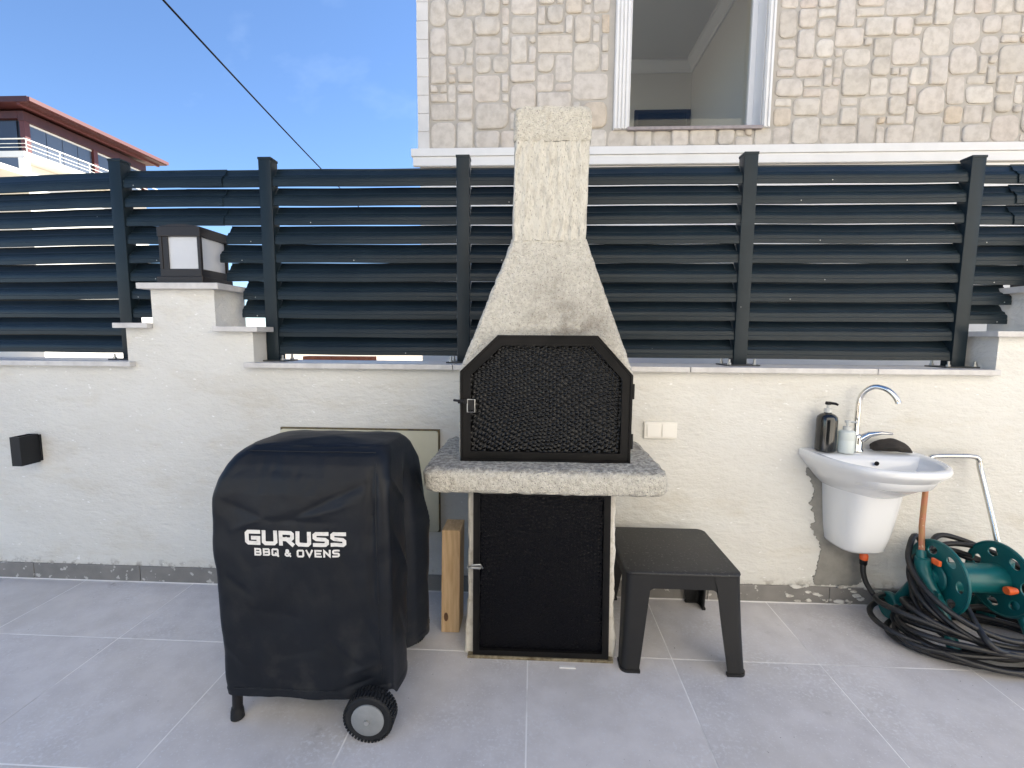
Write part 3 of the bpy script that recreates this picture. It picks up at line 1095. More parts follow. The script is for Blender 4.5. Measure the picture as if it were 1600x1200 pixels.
def cover_ring(v):
    z0 = 0.115 + v * 0.845
    xl, xr, yf, yb = interp(z0, C_XL), interp(z0, C_XR), interp(z0, C_YF), interp(z0, C_YB)
    ring = []
    for X, Y in rrect(xl, xr, yf, yb, 0.024 + 0.03 * smooth01(0.8, 0.96, z0), 7, None, 66):
        z = z0
        side = smooth01(xr - 0.06, xr - 0.004, X)
        frontw = smooth01(yf + 0.05, yf + 0.004, Y)
        leftw = smooth01(xl + 0.05, xl + 0.004, X)
        fold = math.exp(-((Y - 1.655) / 0.030) ** 2) * smooth01(0.93, 0.62, z)
        X0_, Y0_ = X, Y
        X -= side * 0.070 * fold
        X += side * 0.044 * math.exp(-((Y0_ - 1.79) / 0.075) ** 2) * smooth01(0.95, 0.45, z)
        X += side * 0.014 * math.exp(-((Y0_ - 1.55) / 0.06) ** 2) * smooth01(0.9, 0.3, z)
        X += side * crease(Y0_, z, SIDE_CREASES)
        Y += frontw * (0.75 * crease(X0_, z, CREASES) + 0.006 * fnoise((X0_ * 1.2, z * 1.6, 3.3), 4.0, 2) - 0.004 * abs(fnoise((X0_ * 2, z * 1.2, 8.0), 6.0, 2)))
        Y += frontw * 0.009 * math.exp(-((X0_ + 0.515) / 0.012) ** 2) * smooth01(0.40, 0.55, z) * smooth01(0.93, 0.85, z)
        X += leftw * 0.006 * fnoise((0.3, 0.1, z), 7, 2)
        if v < 0.03:
            Y -= frontw * 0.002
            X += side * 0.002 - leftw * 0.002
        if v < 0.14:
            w = 1 - v / 0.14
            z += w * (0.040 * smooth01(-0.60, -0.49, X0_) * frontw + 0.012 * smooth01(1.5, 1.75, Y0_) + 0.005 * fnoise((X0_, Y0_, 0), 9, 2))
        ring.append((X, Y, z))
    return ring


NV = 130
rings = [cover_ring(j / NV) for j in range(NV + 1)]
NU = len(rings[0])
# rounded, slightly sagging top
lastr = rings[-1]
cxm = sum(p[0] for p in lastr) / NU
cym = sum(p[1] for p in lastr) / NU
for t in (0.985, 0.955, 0.90, 0.80, 0.65, 0.45, 0.25, 0.08):
    rings.append([(cxm + (p[0] - cxm) * t, cym + (p[1] - cym) * t, p[2] + 0.016 * (1 - t) ** 0.45 + 0.003 * fnoise((p[0] * t, p[1] * t, 0), 9, 2)) for p in lastr])
cmb = MB().loft(rings, False, True)
cov = obj('grill_cover', cmb, 'cover', None, smooth=70, loc=(-0.74, 1.68, 0.11))
tag(cov, 'black fabric grill cover with white lettering, hanging in folds', 'grill cover')

# lettering, printed on the cover: projected on to its front
bvh = BVHTree.FromPolygons([Vector(p) for p in cmb.v], cmb.f)


def onto(x, z):
    hit = bvh.ray_cast(Vector((x, 0.5, z)), Vector((0, 1, 0)))
    return hit[0].y if hit[0] is not None else 1.43


def seam(pts, r):
    P = []
    for a, b in zip(pts[:-1], pts[1:]):
        for k in range(20):
            x_, z_ = lerp(a[0], b[0], k / 20), lerp(a[1], b[1], k / 20)
            P.append((x_, onto(x_, z_) - 0.0005, z_))
    return MB().tube(P, r, 6)


obj('seam', seam([(-0.497, 0.20), (-0.500, 0.55), (-0.503, 0.86), (-0.512, 0.93)], 0.0026), 'cover', cov, smooth=60)
obj('seam', seam([(-0.955, 0.9485), (-0.80, 0.9485), (-0.60, 0.9485), (-0.515, 0.9485)], 0.0022), 'cover', cov, smooth=60)
obj('hem_stitch', seam([(-1.00, 0.142), (-0.80, 0.142), (-0.64, 0.145)], 0.0018), 'cover', cov, smooth=60)

GLY = {
    'G': [[(1, 1), (.14, 1), (0, .86), (0, .14), (.14, 0), (1, 0), (1, .46), (.52, .46)]],
    'U': [[(0, 1), (0, .14), (.14, 0), (.86, 0), (1, .14), (1, 1)]],
    'R': [[(0, 0), (0, 1), (.86, 1), (1, .88), (1, .56), (.86, .42), (.0, .42)], [(.5, .42), (1.02, 0)]],
    'S': [[(1, 1), (.14, 1), (0, .88), (0, .64), (.14, .52), (.86, .48), (1, .36), (1, .12), (.86, 0), (0, 0)]],
    'B': [[(.16, .5), (.86, .5), (.97, .6), (.97, .9), (.86, 1), (0, 1), (0, 0), (.88, 0), (1, .12), (1, .4), (.86, .5)]],
    'Q': [[(.5, 0), (.12, 0), (0, .12), (0, .88), (.12, 1), (.88, 1), (1, .88), (1, .12), (.88, 0), (.5, 0)], [(.62, .32), (1.05, -.14)]],
    'O': [[(.5, 0), (.12, 0), (0, .12), (0, .88), (.12, 1), (.88, 1), (1, .88), (1, .12), (.88, 0), (.5, 0)]],
    'V': [[(0, 1), (.5, 0), (1, 1)]],
    'E': [[(1, 1), (0, 1), (0, 0), (1, 0)], [(0, .5), (.86, .5)]],
    'N': [[(0, 0), (0, 1), (1, 0), (1, 1)]],
    '&': [[(1.02, 0), (.22, .72), (.28, .94), (.42, 1), (.62, .94), (.66, .74), (.08, .36), (.06, .12), (.24, 0), (.56, 0), (.98, .42)]],
}


def ribbon(poly, hw, idx):
    P = []
    poly = [Vector(p) for p in poly]
    if (poly[0] - poly[-1]).length > 1e-6:          # square line ends
        poly[0] = poly[0] + (poly[0] - poly[1]).normalized() * hw
        poly[-1] = poly[-1] + (poly[-1] - poly[-2]).normalized() * hw
    for a, b in zip(poly[:-1], poly[1:]):
        a, b = Vector(a), Vector(b)
        n = max(1, int((b - a).length / 0.006))
        P += [a + (b - a) * k / n for k in range(n)]
    P.append(Vector(poly[-1]))
    mb = MB()
    L_, R_ = [], []
    for i, p in enumerate(P):
        if i == 0:
            d1 = d2 = (P[1] - P[0]).normalized()
        elif i == len(P) - 1:
            d1 = d2 = (P[-1] - P[-2]).normalized()
        else:
            d1, d2 = (p - P[i - 1]).normalized(), (P[i + 1] - p).normalized()
        n1, n2 = Vector((-d1.y, d1.x)), Vector((-d2.y, d2.x))
        b = n1 + n2
        b = b.normalized() if b.length > 0.3 else n1
        s = hw / max(0.45, b.dot(n1))
        L_.append(p + b * s)
        R_.append(p - b * s)
    vs = []
    for l, r in zip(L_, R_):
        for q in (l, r):
            vs.append((q.x, onto(q.x, q.y) - 0.0014 - 0.0002 * idx, q.y))
    mb.add(vs, [(2 * i, 2 * i + 1, 2 * i + 3, 2 * i + 2) for i in range(len(P) - 1)])
    return mb


def lettering(text, x0, x1, zb, ht, cw, gap, space, hw):
    tot = sum(cw if ch != ' ' else space for ch in text) + gap * (len(text) - 1)
    k = (x1 - x0) / tot
    x = x0
    for ch in text:
        if ch == ' ':
            x += (space + gap) * k
            continue
        mb = MB()
        for i, st in enumerate(GLY[ch]):
            r = ribbon([(x + hw + p[0] * (cw * k - 2 * hw), zb + hw + p[1] * (ht - 2 * hw)) for p in st], hw, i)
            mb.add(r.v, r.f)
        obj('letter', mb, 'print_white', cov)
        x += (cw + gap) * k


lettering('GURUSS', -0.934, -0.598, 0.652, 0.050, 1.0, 0.10, 0.5, 0.0064)
lettering('BBQ & OVENS', -0.904, -0.622, 0.616, 0.0255, 1.0, 0.20, 0.42, 0.0030)

# ------------------------------------------------------------------ timber post
tw = thing('timber_block', 'short square pine timber standing between the covered grill and barbecue', 'timber', (-0.35, 2.03, 0))
tmb = MB().box(-0.404, -0.322, 1.972, 2.10, 0.0, 0.478, 0.003)
c, s = math.cos(0.016), math.sin(0.016)
tmb.v = [(-0.36 + (p[0] + 0.36) * c + p[2] * s, p[1], p[2] * c + 0.0015 - (p[0] + 0.36) * s * 0) for p in tmb.v]
obj('beam', tmb, 'pine', tw)
kb = [(-0.381 + 0.010 * math.cos(a), 0.075 + 0.021 * math.sin(a)) for a in [2 * math.pi * q / 14 for q in range(14)]]
obj('knot', MB().prism(kb, 'y', 1.9712, 1.974), 'knot', tw)

# ------------------------------------------------------------------ plastic stool
st = thing('plastic_stool', 'low dark grey plastic side table standing right of the barbecue', 'stool', (0.61, 2.01, 0))
tx0, tx1, ty0, ty1, tz = 0.378, 0.838, 1.800, 2.252, 0.402
rings = []
for ins, z in ((0.006, tz - 0.012), (0.0, tz - 0.008), (0.0015, tz - 0.003), (0.007, tz)):
    rings.append(rrect(tx0 + ins, tx1 - ins, ty0 + ins, ty1 - ins, 0.035, 8, z))
obj('top', MB().loft(rings), 'stool_plastic', st, smooth=50)


def stool_side(axis, fixed, a0, a1, inward):
    """apron panel with a rounded-cornered opening below, between the legs"""
    zt, zo, leg_t, leg_b = tz - 0.010, tz - 0.072, 0.092, 0.092
    o_ = [(a0, zt), (a1, zt), (a1, zo - 0.02)]
    o_ += [(a1 - leg_t, zo - 0.02)]
    for k in range(5):
        t = math.radians(90 * k / 4)
        o_.append((a1 - leg_t - 0.02 + 0.02 * math.cos(t), zo - 0.02 + 0.02 * math.sin(t)))
    for k in range(5):
        t = math.radians(90 + 90 * k / 4)
        o_.append((a0 + leg_t + 0.02 + 0.02 * math.cos(t), zo - 0.02 + 0.02 * math.sin(t)))
    o_ += [(a0, zo - 0.02)]
    th = 0.007 * inward
    return MB().prism(o_, 'y' if axis == 'x' else 'x', fixed, fixed + th)


ap_ = MB()
e = 0.004
for mbx in (stool_side('x', ty0 + e, tx0 + 0.03, tx1 - 0.03, 1), stool_side('x', ty1 - e, tx0 + 0.03, tx1 - 0.03, -1),
            stool_side('y', tx0 + e, ty0 + 0.03, ty1 - 0.03, 1), stool_side('y', tx1 - e, ty0 + 0.03, ty1 - 0.03, -1)):
    pass


def leg_ring(cx, cy, sx, sy, w, r, t, z):
    """L-shaped section with a rounded outer corner; sx, sy point outwards"""
    o_ = [(w, 0), (w, t)]
    o_ += [(r + (0), t)] if False else []
    inn, outn = [], []
    for k in range(7):
        a = math.radians(180 + 90 * k / 6)
        outn.append((r + r * math.cos(a), r + r * math.sin(a)))
        ri = max(0.004, r - t)
        inn.append((r + ri * math.cos(a), r + ri * math.sin(a)))
    ring = [(0, w)] + outn + [(w, 0), (w, t)] + inn[::-1] + [(t, w)]
    return [(cx - sx * p[0] if True else 0, cy - sy * p[1], z) for p in ring]


for sx, sy in ((-1, -1), (1, -1), (-1, 1), (1, 1)):
    cx = (tx0 + 0.004) if sx < 0 else (tx1 - 0.004)
    cy = (ty0 + 0.004) if sy < 0 else (ty1 - 0.004)
    rings = []
    for k in range(9):
        t = k / 8
        z = tz - 0.012 - t * (tz - 0.012 - 0.012)
        w = lerp(0.100, 0.070, t) if t > 0 else 0.11
        o_ = 0.030 * t * t * 0.5 + 0.026 * t
        rings.append(leg_ring(cx + sx * (o_ * 0.45), cy + sy * o_, sx, sy, w, 0.028, 0.008, z))
    l = obj('leg', MB().loft(rings), 'stool_leg', st, smooth=45)
    z = 0.0
    o_ = 0.041
    obj('foot', MB().loft([leg_ring(cx + sx * (o_ * 0.45 + 0.004), cy + sy * (o_ + 0.004), sx, sy, 0.078, 0.03, 0.016, q) for q in (0.0, 0.0118)]), 'stool_leg', l, smooth=45)
for axis, fixed, a0, a1, inw in (('x', ty0 + 0.0062, tx0, tx1, 1), ('x', ty1 - 0.0062, tx0, tx1, -1), ('y', tx0 + 0.0062, ty0, ty1, 1), ('y', tx1 - 0.0062, ty0, ty1, -1)):
    zt, zo = tz - 0.0105, tz - 0.070
    la = 0.094
    poly = [(a0 + 0.034, zt), (a1 - 0.034, zt), (a1 - 0.034, zo - 0.03), (a1 - la, zo - 0.03)]
    for k in range(6):
        t = math.radians(90 * k / 5)
        poly.append((a1 - la - 0.025 + 0.025 * math.cos(t), zo - 0.025 + 0.025 * math.sin(t)))
    for k in range(6):
        t = math.radians(90 + 90 * k / 5)
        poly.append((a0 + la + 0.025 + 0.025 * math.cos(t), zo - 0.025 + 0.025 * math.sin(t)))
    poly += [(a0 + la, zo - 0.03), (a0 + 0.034, zo - 0.03)]
    obj('apron', MB().prism(poly, 'y' if axis == 'x' else 'x', fixed, fixed + 0.005 * inw), 'stool_leg', st)

# ------------------------------------------------------------------ wash basin
SX, SZ = 1.562, 0.800
sk = thing('wash_basin', 'white ceramic wall hung wash basin with half pedestal and chrome tap', 'sink', (SX, 2.2, 0.33))


def basin_ring(w, d, z, yb=YW - 0.002, n=40, p=2.5, dx=0.0):
    """D-shaped ring: straight along the wall, rounded to the front"""
    ring = []
    for k in range(n + 1):
        a = math.pi + math.pi * k / n
        c_, s_ = math.cos(a), math.sin(a)
        ring.append((SX + dx + w / 2 * math.copysign(abs(c_) ** (2 / p), c_), yb + d * math.copysign(abs(s_) ** (2 / p), s_), z))
    return ring


W, D = 0.520, 0.415
rings = [basin_ring(0.24, 0.20, 0.615, p=2.2), basin_ring(0.30, 0.245, 0.636, p=2.3), basin_ring(0.38, 0.305, 0.680), basin_ring(0.445, 0.352, 0.720), basin_ring(0.495, 0.390, 0.752),
         basin_ring(W - 0.006, D - 0.006, 0.768), basin_ring(W, D, 0.776), basin_ring(W, D, SZ - 0.010), basin_ring(W - 0.008, D - 0.005, SZ - 0.002), basin_ring(W - 0.026, D - 0.014, SZ)]
# inner bowl: pulls away from the wall to leave the tap ledge
yb2 = YW - 0.115
inner = [(W - 0.075, D - 0.115 - 0.032, SZ - 0.003), (W - 0.095, D - 0.115 - 0.045, SZ - 0.014), (W - 0.12, D - 0.115 - 0.06, SZ - 0.05), (W - 0.18, D - 0.115 - 0.09, SZ - 0.095), (W - 0.30, D - 0.115 - 0.15, SZ - 0.115)]
for i, (w, d, z) in enumerate(inner):
    rings.append(basin_ring(w, d, z, yb=yb2 - 0.012 * i, p=2.6))
bz = MB().loft(rings, True, True)
bs = obj('basin', bz, 'ceramic', sk, smooth=50)
obj('overflow_hole', MB().lathe([(0.010, -0.004), (0.010, 0.0)], (SX + 0.01, yb2 - 0.030, SZ - 0.035), 'y', 14), 'dark_room', bs)
obj('drain', MB().lathe([(0.024, 0), (0.022, 0.003), (0.008, 0.002)], (SX, 2.10, SZ - 0.1145), 'z', 18), 'chrome', bs, smooth=40)
pr = []
for z, w, d in ((0.332, 0.16, 0.125), (0.336, 0.195, 0.152), (0.352, 0.215, 0.168), (0.42, 0.238, 0.185), (0.52, 0.258, 0.205), (0.64, 0.278, 0.225)):
    pr.append(basin_ring(w, d, z, p=3.3))
obj('half_pedestal', MB().loft(pr), 'ceramic', sk, smooth=50)
FX, FY = SX - 0.020, YW - 0.052
fz = SZ
fa = obj('tap', MB().lathe([(0.027, 0), (0.027, 0.006), (0.022, 0.012), (0.021, 0.06), (0.019, 0.075), (0.012, 0.082)], (FX, FY, fz), 'z', 24), 'chrome', sk, smooth=40)
sp = [(FX - 0.006, FY, fz + 0.05), (FX - 0.008, FY, fz + 0.15), (FX - 0.006, FY, fz + 0.235), (FX + 0.004, FY - 0.012, fz + 0.283), (FX + 0.03, FY - 0.04, fz + 0.312), (FX + 0.062, FY - 0.075, fz + 0.302),
      (FX + 0.083, FY - 0.10, fz + 0.27), (FX + 0.090, FY - 0.108, fz + 0.245)]
path = catmull(sp, 8)
obj('spout', MB().tube(path, [0.0115] * (len(path) - 2) + [0.0125, 0.0125], 14), 'chrome', fa, smooth=40)
obj('lever', MB().tube([(FX + 0.01, FY - 0.01, fz + 0.06), (FX + 0.034, FY - 0.03, fz + 0.088), (FX + 0.065, FY - 0.06, fz + 0.101), (FX + 0.098, FY - 0.085, fz + 0.102)], [0.019, 0.014, 0.008, 0.005], 12), 'chrome', fa, smooth=50)

# bottles and rag on the basin ledge
t = thing('soap_bottle', 'tall black pump bottle standing on the basin ledge', 'bottle', (1.395, 2.255, SZ), 'pump bottles on the basin')
bx, by = 1.392, 2.258
b0 = obj('body', MB().lathe([(0.040, 0), (0.044, 0.004), (0.044, 0.150), (0.041, 0.165), (0.030, 0.176), (0.016, 0.182), (0.015, 0.186)], (bx, by, SZ), 'z', 32), 'bottle_black', t, smooth=40)
obj('collar', MB().lathe([(0.0165, 0.186), (0.0165, 0.203), (0.007, 0.204), (0.006, 0.222)], (bx, by, SZ), 'z', 20), 'clear_plastic', t, smooth=40)
obj('pump', MB().lathe([(0.012, 0.222), (0.014, 0.226), (0.012, 0.236)], (bx, by, SZ), 'z', 16).tube([(bx, by, SZ + 0.230), (bx + 0.02, by - 0.02, SZ + 0.229), (bx + 0.028, by - 0.028, SZ + 0.224)], [0.007, 0.006, 0.005], 8), 'black_plastic', t, smooth=40)
for k in range(10):
    # small print down the edge of the label
    z = SZ + 0.022 + 0.0125 * k
    lab = MB()
    a0 = -0.62 - 0.02 * (k % 3)
    a1 = a0 + 0.20 + 0.12 * random.random()
    lab.loft([[(bx + 0.0445 * math.cos(a), by + 0.0445 * math.sin(a), zz) for a in [a0 + (a1 - a0) * q / 4 for q in range(5)]] for zz in (z, z + 0.006)], False, False, False)
    obj('label_print', lab, 'print_mint', b0)
t = thing('soap_dispenser', 'small pale green dispenser bottle next to the black one', 'bottle', (1.468, 2.23, SZ), 'pump bottles on the basin')
bx, by = 1.468, 2.228
obj('body', MB().lathe([(0.031, 0), (0.034, 0.003), (0.034, 0.060), (0.0335, 0.061), (0.034, 0.062), (0.034, 0.100), (0.030, 0.104), (0.018, 0.108)], (bx, by, SZ), 'z', 28), 'bottle_white', t, smooth=40)
obj('collar', MB().lathe([(0.0175, 0.108), (0.0175, 0.124), (0.006, 0.125), (0.005, 0.142)], (bx, by, SZ), 'z', 18), 'clear_plastic', t, smooth=40)
obj('pump', MB().lathe([(0.012, 0.142), (0.012, 0.152)], (bx, by, SZ), 'z', 14).tube([(bx, by, SZ + 0.148), (bx + 0.03, by - 0.022, SZ + 0.147)], 0.0045, 8), 'clear_plastic', t, smooth=40)
rg = MB()
rings = []
for k in range(15):
    tt = k / 14
    cx, cy = lerp(1.615, 1.765, tt), lerp(2.262, 2.225, tt)
    r = 0.006 + 0.032 * math.sin(math.pi * min(1, 0.12 + tt * 0.9)) ** 0.7
    ring = []
    for q in range(16):
        a = 2 * math.pi * q / 16
        n_ = 1 + 0.5 * fnoise((cx * 2, math.cos(a), math.sin(a)), 2.6, 3)
        ring.append((cx, cy + r * 1.15 * n_ * math.cos(a), SZ + 0.003 + max(0.0, 0.028 * (r / 0.035) + r * 0.75 * n_ * math.sin(a))))
    rings.append(ring)
rg.loft(rings)
tag(obj('rag', rg, 'rag', None, smooth=60, loc=(1.69, 2.245, SZ)), 'crumpled dark brown rag lying on the basin ledge right of the tap', 'rag')

# ------------------------------------------------------------------ hose reel
hr = thing('hose_reel', 'teal plastic hose reel cart with metal tube handle beneath the wash basin', 'hose reel', (1.93, 2.08, 0))
RC = Vector((0, 2.06, 0.288))
RZ = math.radians(8)


def rx(u, v, w, X):
    """disc coordinates (u along y, v along z, w along x) at axle position X"""
    return (X + w, RC.y + u, RC.z + v)


def disc(X, R=0.154):
    holes = []
    for k in range(7):
        a = 2 * math.pi * k / 7 + 0.35
        ring = circle(0, 0, 0.026, 18, 0.72)
        ca, sa = math.cos(a), math.sin(a)
        holes.append([(0.112 * ca + p[1] * ca - p[0] * sa, 0.112 * sa + p[1] * sa + p[0] * ca) for p in ring])
    return holed_plate([circle(0, 0, R, 64)] + holes, 0.006, lambda u, v, w: rx(u, v, w, X))


for X in (1.795, 2.055):
    dd = obj('disc', disc(X), 'teal', hr, smooth=30)
    rim = [rx(0.154 * math.cos(a), 0.154 * math.sin(a), 0, X) for a in [2 * math.pi * k / 64 for k in range(65)]]
    obj('rim', MB().tube(rim, 0.0062, 8, False), 'teal', dd, smooth=50)
    hubm = MB().lathe([(0.062, -0.012), (0.058, -0.018), (0.03, -0.02), (0.03, -0.032), (0.022, -0.036)], (X, RC.y, RC.z), 'x', 28)
    obj('hub', hubm, 'teal', dd, smooth=40)
obj('drum', MB().lathe([(0.062, 1.799), (0.062, 2.051)], (0, RC.y, RC.z), 'x', 28), 'teal', hr, smooth=40)
obj('clip', MB().box(1.760, 1.774, 2.02, 2.06, 0.352, 0.376, 0.003), 'orange', hr)
obj('clip', MB().lathe([(0.016, 2.005), (0.018, 2.02), (0.012, 2.046)], (0, RC.y - 0.085, RC.z - 0.01), 'x', 14), 'orange', hr, smooth=40)
# side frames: A shaped arms from the axle to the feet, with the tube socket
for X, s_ in ((1.748, -1), (2.100, 1)):
    fr_ = MB()
    fr_.tube(catmull([(X, 2.085, 0.36), (X, 2.075, 0.30), (X - 0.01 * s_, 2.00, 0.20), (X - 0.01 * s_, 1.90, 0.045)], 6), [0.030] * 7 + [0.024] * 12, 10)
    fr_.tube(catmull([(X, 2.075, 0.30), (X, 2.15, 0.18), (X + 0.004 * s_, 2.215, 0.07)], 6), 0.020, 10)
    a = obj('side_arm', fr_, 'teal', hr, smooth=50)
    obj('socket', MB().tube([(X, 2.075, 0.27), (X + 0.005, 2.098, 0.345), (X + 0.010, 2.112, 0.385)], [0.026, 0.021, 0.017], 14), 'teal', a, smooth=40)
    obj('foot_wheel', MB().lathe([(0.02, -0.016), (0.058, -0.018), (0.062, -0.012), (0.062, 0.012), (0.058, 0.018), (0.02, 0.016)], (X + 0.03 * s_, 2.205, 0.064), 'x', 28), 'teal', a, smooth=40)
obj('crossbar', MB().tube([(1.765, 1.905, 0.045), (2.10, 1.905, 0.045)], 0.014, 10), 'teal', hr, smooth=40)
obj('handle', MB().tube([(1.758, 2.105, 0.345), (1.79, 2.16, 0.48), (1.862, 2.246, 0.725)], 0.0115, 12), 'rusty_tube', hr, smooth=40)
hp = catmull([(1.862, 2.246, 0.725), (1.872, 2.252, 0.770), (1.905, 2.255, 0.784), (2.055, 2.255, 0.786), (2.092, 2.252, 0.772), (2.098, 2.244, 0.725), (2.103, 2.18, 0.55), (2.105, 2.105, 0.345)], 7)
obj('handle', MB().tube(hp, 0.0115, 12), 'steel_tube', hr, smooth=40)
obj('coupling', MB().box(1.742, 1.754, 1.985, 2.02, 0.195, 0.25, 0.003), 'teal', hr)

# hose: one long black tube, coiled on the floor and over the reel
random.seed(11)
hp = []
# from the fitting under the basin to the coil
hp += [(1.618, 2.262, 0.290), (1.616, 2.260, 0.24), (1.618, 2.254, 0.19), (1.632, 2.24, 0.14), (1.67, 2.21, 0.085)]
N = 14
nl = 9
for l in range(nl):
    ex, ey = random.uniform(-0.03, 0.09), random.uniform(-0.035, 0.045)
    rx_, ry_ = 0.325 + random.uniform(-0.05, 0.03), 0.205 + random.uniform(-0.055, 0.015)
    tilt = random.uniform(-0.04, 0.10)
    for k in range(N):
        a = 2 * math.pi * (k + 4.5) / N
        x = 1.925 + ex + rx_ * math.cos(a)
        y = 2.018 + ey + ry_ * math.sin(a)
        z = 0.0125 + 0.011 * l + 0.03 * (l / nl) * (1 + math.sin(a * 2 + l)) + tilt * 0.4 * max(0, -math.cos(a))
        hp.append((x, y, max(0.0125, z)))
for l in range(4):
    ex, ey = random.uniform(-0.02, 0.02), random.uniform(-0.02, 0.01)
    rx_, ry_ = 0.250 + random.uniform(-0.02, 0.03), 0.195 + random.uniform(-0.02, 0.012)
    for k in range(N):
        a = 2 * math.pi * (k + 4.5) / N
        x = 1.945 + ex + rx_ * math.cos(a)
        y = 2.030 + ey + ry_ * math.sin(a)
        sy = math.sin(a)
        z = 0.272 + 0.130 * sy - 0.030 * l + 0.03 * math.cos(a) * (1 if l % 2 else -0.4)
        hp.append((x, y, z))
hp += [(1.80, 1.84, 0.16), (1.90, 1.82, 0.10), (2.05, 1.86, 0.06), (2.2, 1.92, 0.03), (2.26, 2.02, 0.02)]
path = catmull(hp, 6)
ho = obj('garden_hose', MB().tube(path, 0.0122, 8), 'hose', None, smooth=60, loc=(1.93, 2.02, 0))
tag(ho, 'black garden hose lying in loose coils over the teal reel', 'hose')
obj('connector', MB().lathe([(0.017, 0), (0.0185, 0.006), (0.0185, 0.022), (0.015, 0.03), (0.015, 0.09)], (1.618, 2.262, 0.262), 'z', 16), 'orange', ho, smooth=40)
obj('ferrule', MB().lathe([(0.0135, 0), (0.016, 0.004), (0.017, 0.026)], (1.618, 2.262, 0.235), 'z', 16), 'black_plastic', ho, smooth=40)

# little scraps on the floor
tag(obj('paper_scrap', MB().box(0.118, 0.182, 1.772, 1.784, 0.0005, 0.004), 'paper'), 'white paper scrap on the floor tiles below the barbecue door', 'scrap')

# ------------------------------------------------------------------ stone house behind
HY = 4.5
hs = thing('stone_house', 'house clad in beige rubble stone with white trim behind the fence', 'house', (3.0, HY, -0.1))
HX0, HX1, HT, HBK = -1.09, 13.0, 6.9, 13.5
OX0, OX1, OZ0, OZ1 = 0.82, 2.0, 3.205, 4.95          # window opening
WT = 0.25
fw_ = MB()
fw_.box(HX0 + 0.012, OX0, HY, HY + WT, 2.88, HT).box(OX1, HX1, HY, HY + WT, 2.88, HT).box(OX0, OX1, HY, HY + WT, 2.88, OZ0 - 0.03).box(OX0, OX1, HY, HY + WT, OZ1, HT)
obj('front_wall', fw_, 'mortar', hs)
obj('lower_wall', MB().box(HX0 + 0.012, HX1, HY - 0.005, HY + WT, -0.1, 2.878), 'white_paint', hs)
SY0, SY1, SZ0, SZ1 = 5.3, 7.6, 3.3, 5.2               # unseen side opening, added to let skylight into the room
sd = MB()
xa, xb = HX0 + 0.012, HX0 + 0.26
sd.box(xa, xb, HY + WT, SY0, -0.1, HT).box(xa, xb, SY1, HBK, -0.1, HT).box(xa, xb, SY0, SY1, -0.1, SZ0).box(xa, xb, SY0, SY1, SZ1, HT)
obj('side_wall', sd, 'white_paint', hs)
obj('back_wall', MB().box(HX0 + 0.26, HX1, HBK - 0.25, HBK, -0.1, HT).box(HX1 - 0.25, HX1, HY + WT, HBK - 0.25, -0.1, HT), 'white_paint', hs)
obj('roof', MB().box(HX0 - 0.35, HX1 + 0.35, HY - 0.35, HBK + 0.35, HT, HT + 0.2), 'white_paint', hs)
# plinth band
obj('plinth_band', MB().box(HX0 - 0.06, HX1, HY - 0.055, HY - 0.001, 2.965, 3.035, 0.006).box(HX0 - 0.045, HX1, HY - 0.042, HY - 0.001, 2.885, 2.964, 0.004), 'white_paint', hs)
# quoins
z = 3.037
while z < 6.2:
    obj('quoin', MB().box(HX0 + random.uniform(-0.002, 0.002), -0.985, HY - 0.022, HY + 0.02, z, z + 0.155, 0.003), 'white_block', hs)
    z += 0.158
# random rubble
random.seed(21)
CELL = 0.081
gx0, gz0 = -0.978, 3.040
NXc, NZc = int((6.3 - gx0) / CELL), int((5.9 - gz0) / CELL)
occ = [[False] * NZc for _ in range(NXc)]
for i in range(NXc):
    for j in range(NZc):
        xa, xb = gx0 + i * CELL, gx0 + (i + 1) * CELL
        za, zb = gz0 + j * CELL, gz0 + (j + 1) * CELL
        if xb > 0.700 and xa < 2.06 and zb > 3.205 and za < 5.1:
            occ[i][j] = True
sizes = [((3, 3), 6), ((2, 2), 9), ((3, 2), 7), ((2, 3), 3.5), ((4, 3), 1.0), ((2, 1), 3), ((1, 2), 1.2), ((1, 1), 1.2), ((3, 1), 1.0), ((4, 2), 1.2)]
stones = []
for j in range(NZc):
    for i in range(NXc):
        if occ[i][j]:
            continue
        opts = []
        for (w, h_), wt in sizes:
            if i + w <= NXc and j + h_ <= NZc and not any(occ[i + a][j + b] for a in range(w) for b in range(h_)):
                opts.append(((w, h_), wt))
        (w, h_) = random.choices([o_[0] for o_ in opts], [o_[1] for o_ in opts])[0]
        for a in range(w):
            for b in range(h_):
                occ[i + a][j + b] = True
        stones.append((gx0 + i * CELL, gz0 + j * CELL, w * CELL, h_ * CELL))


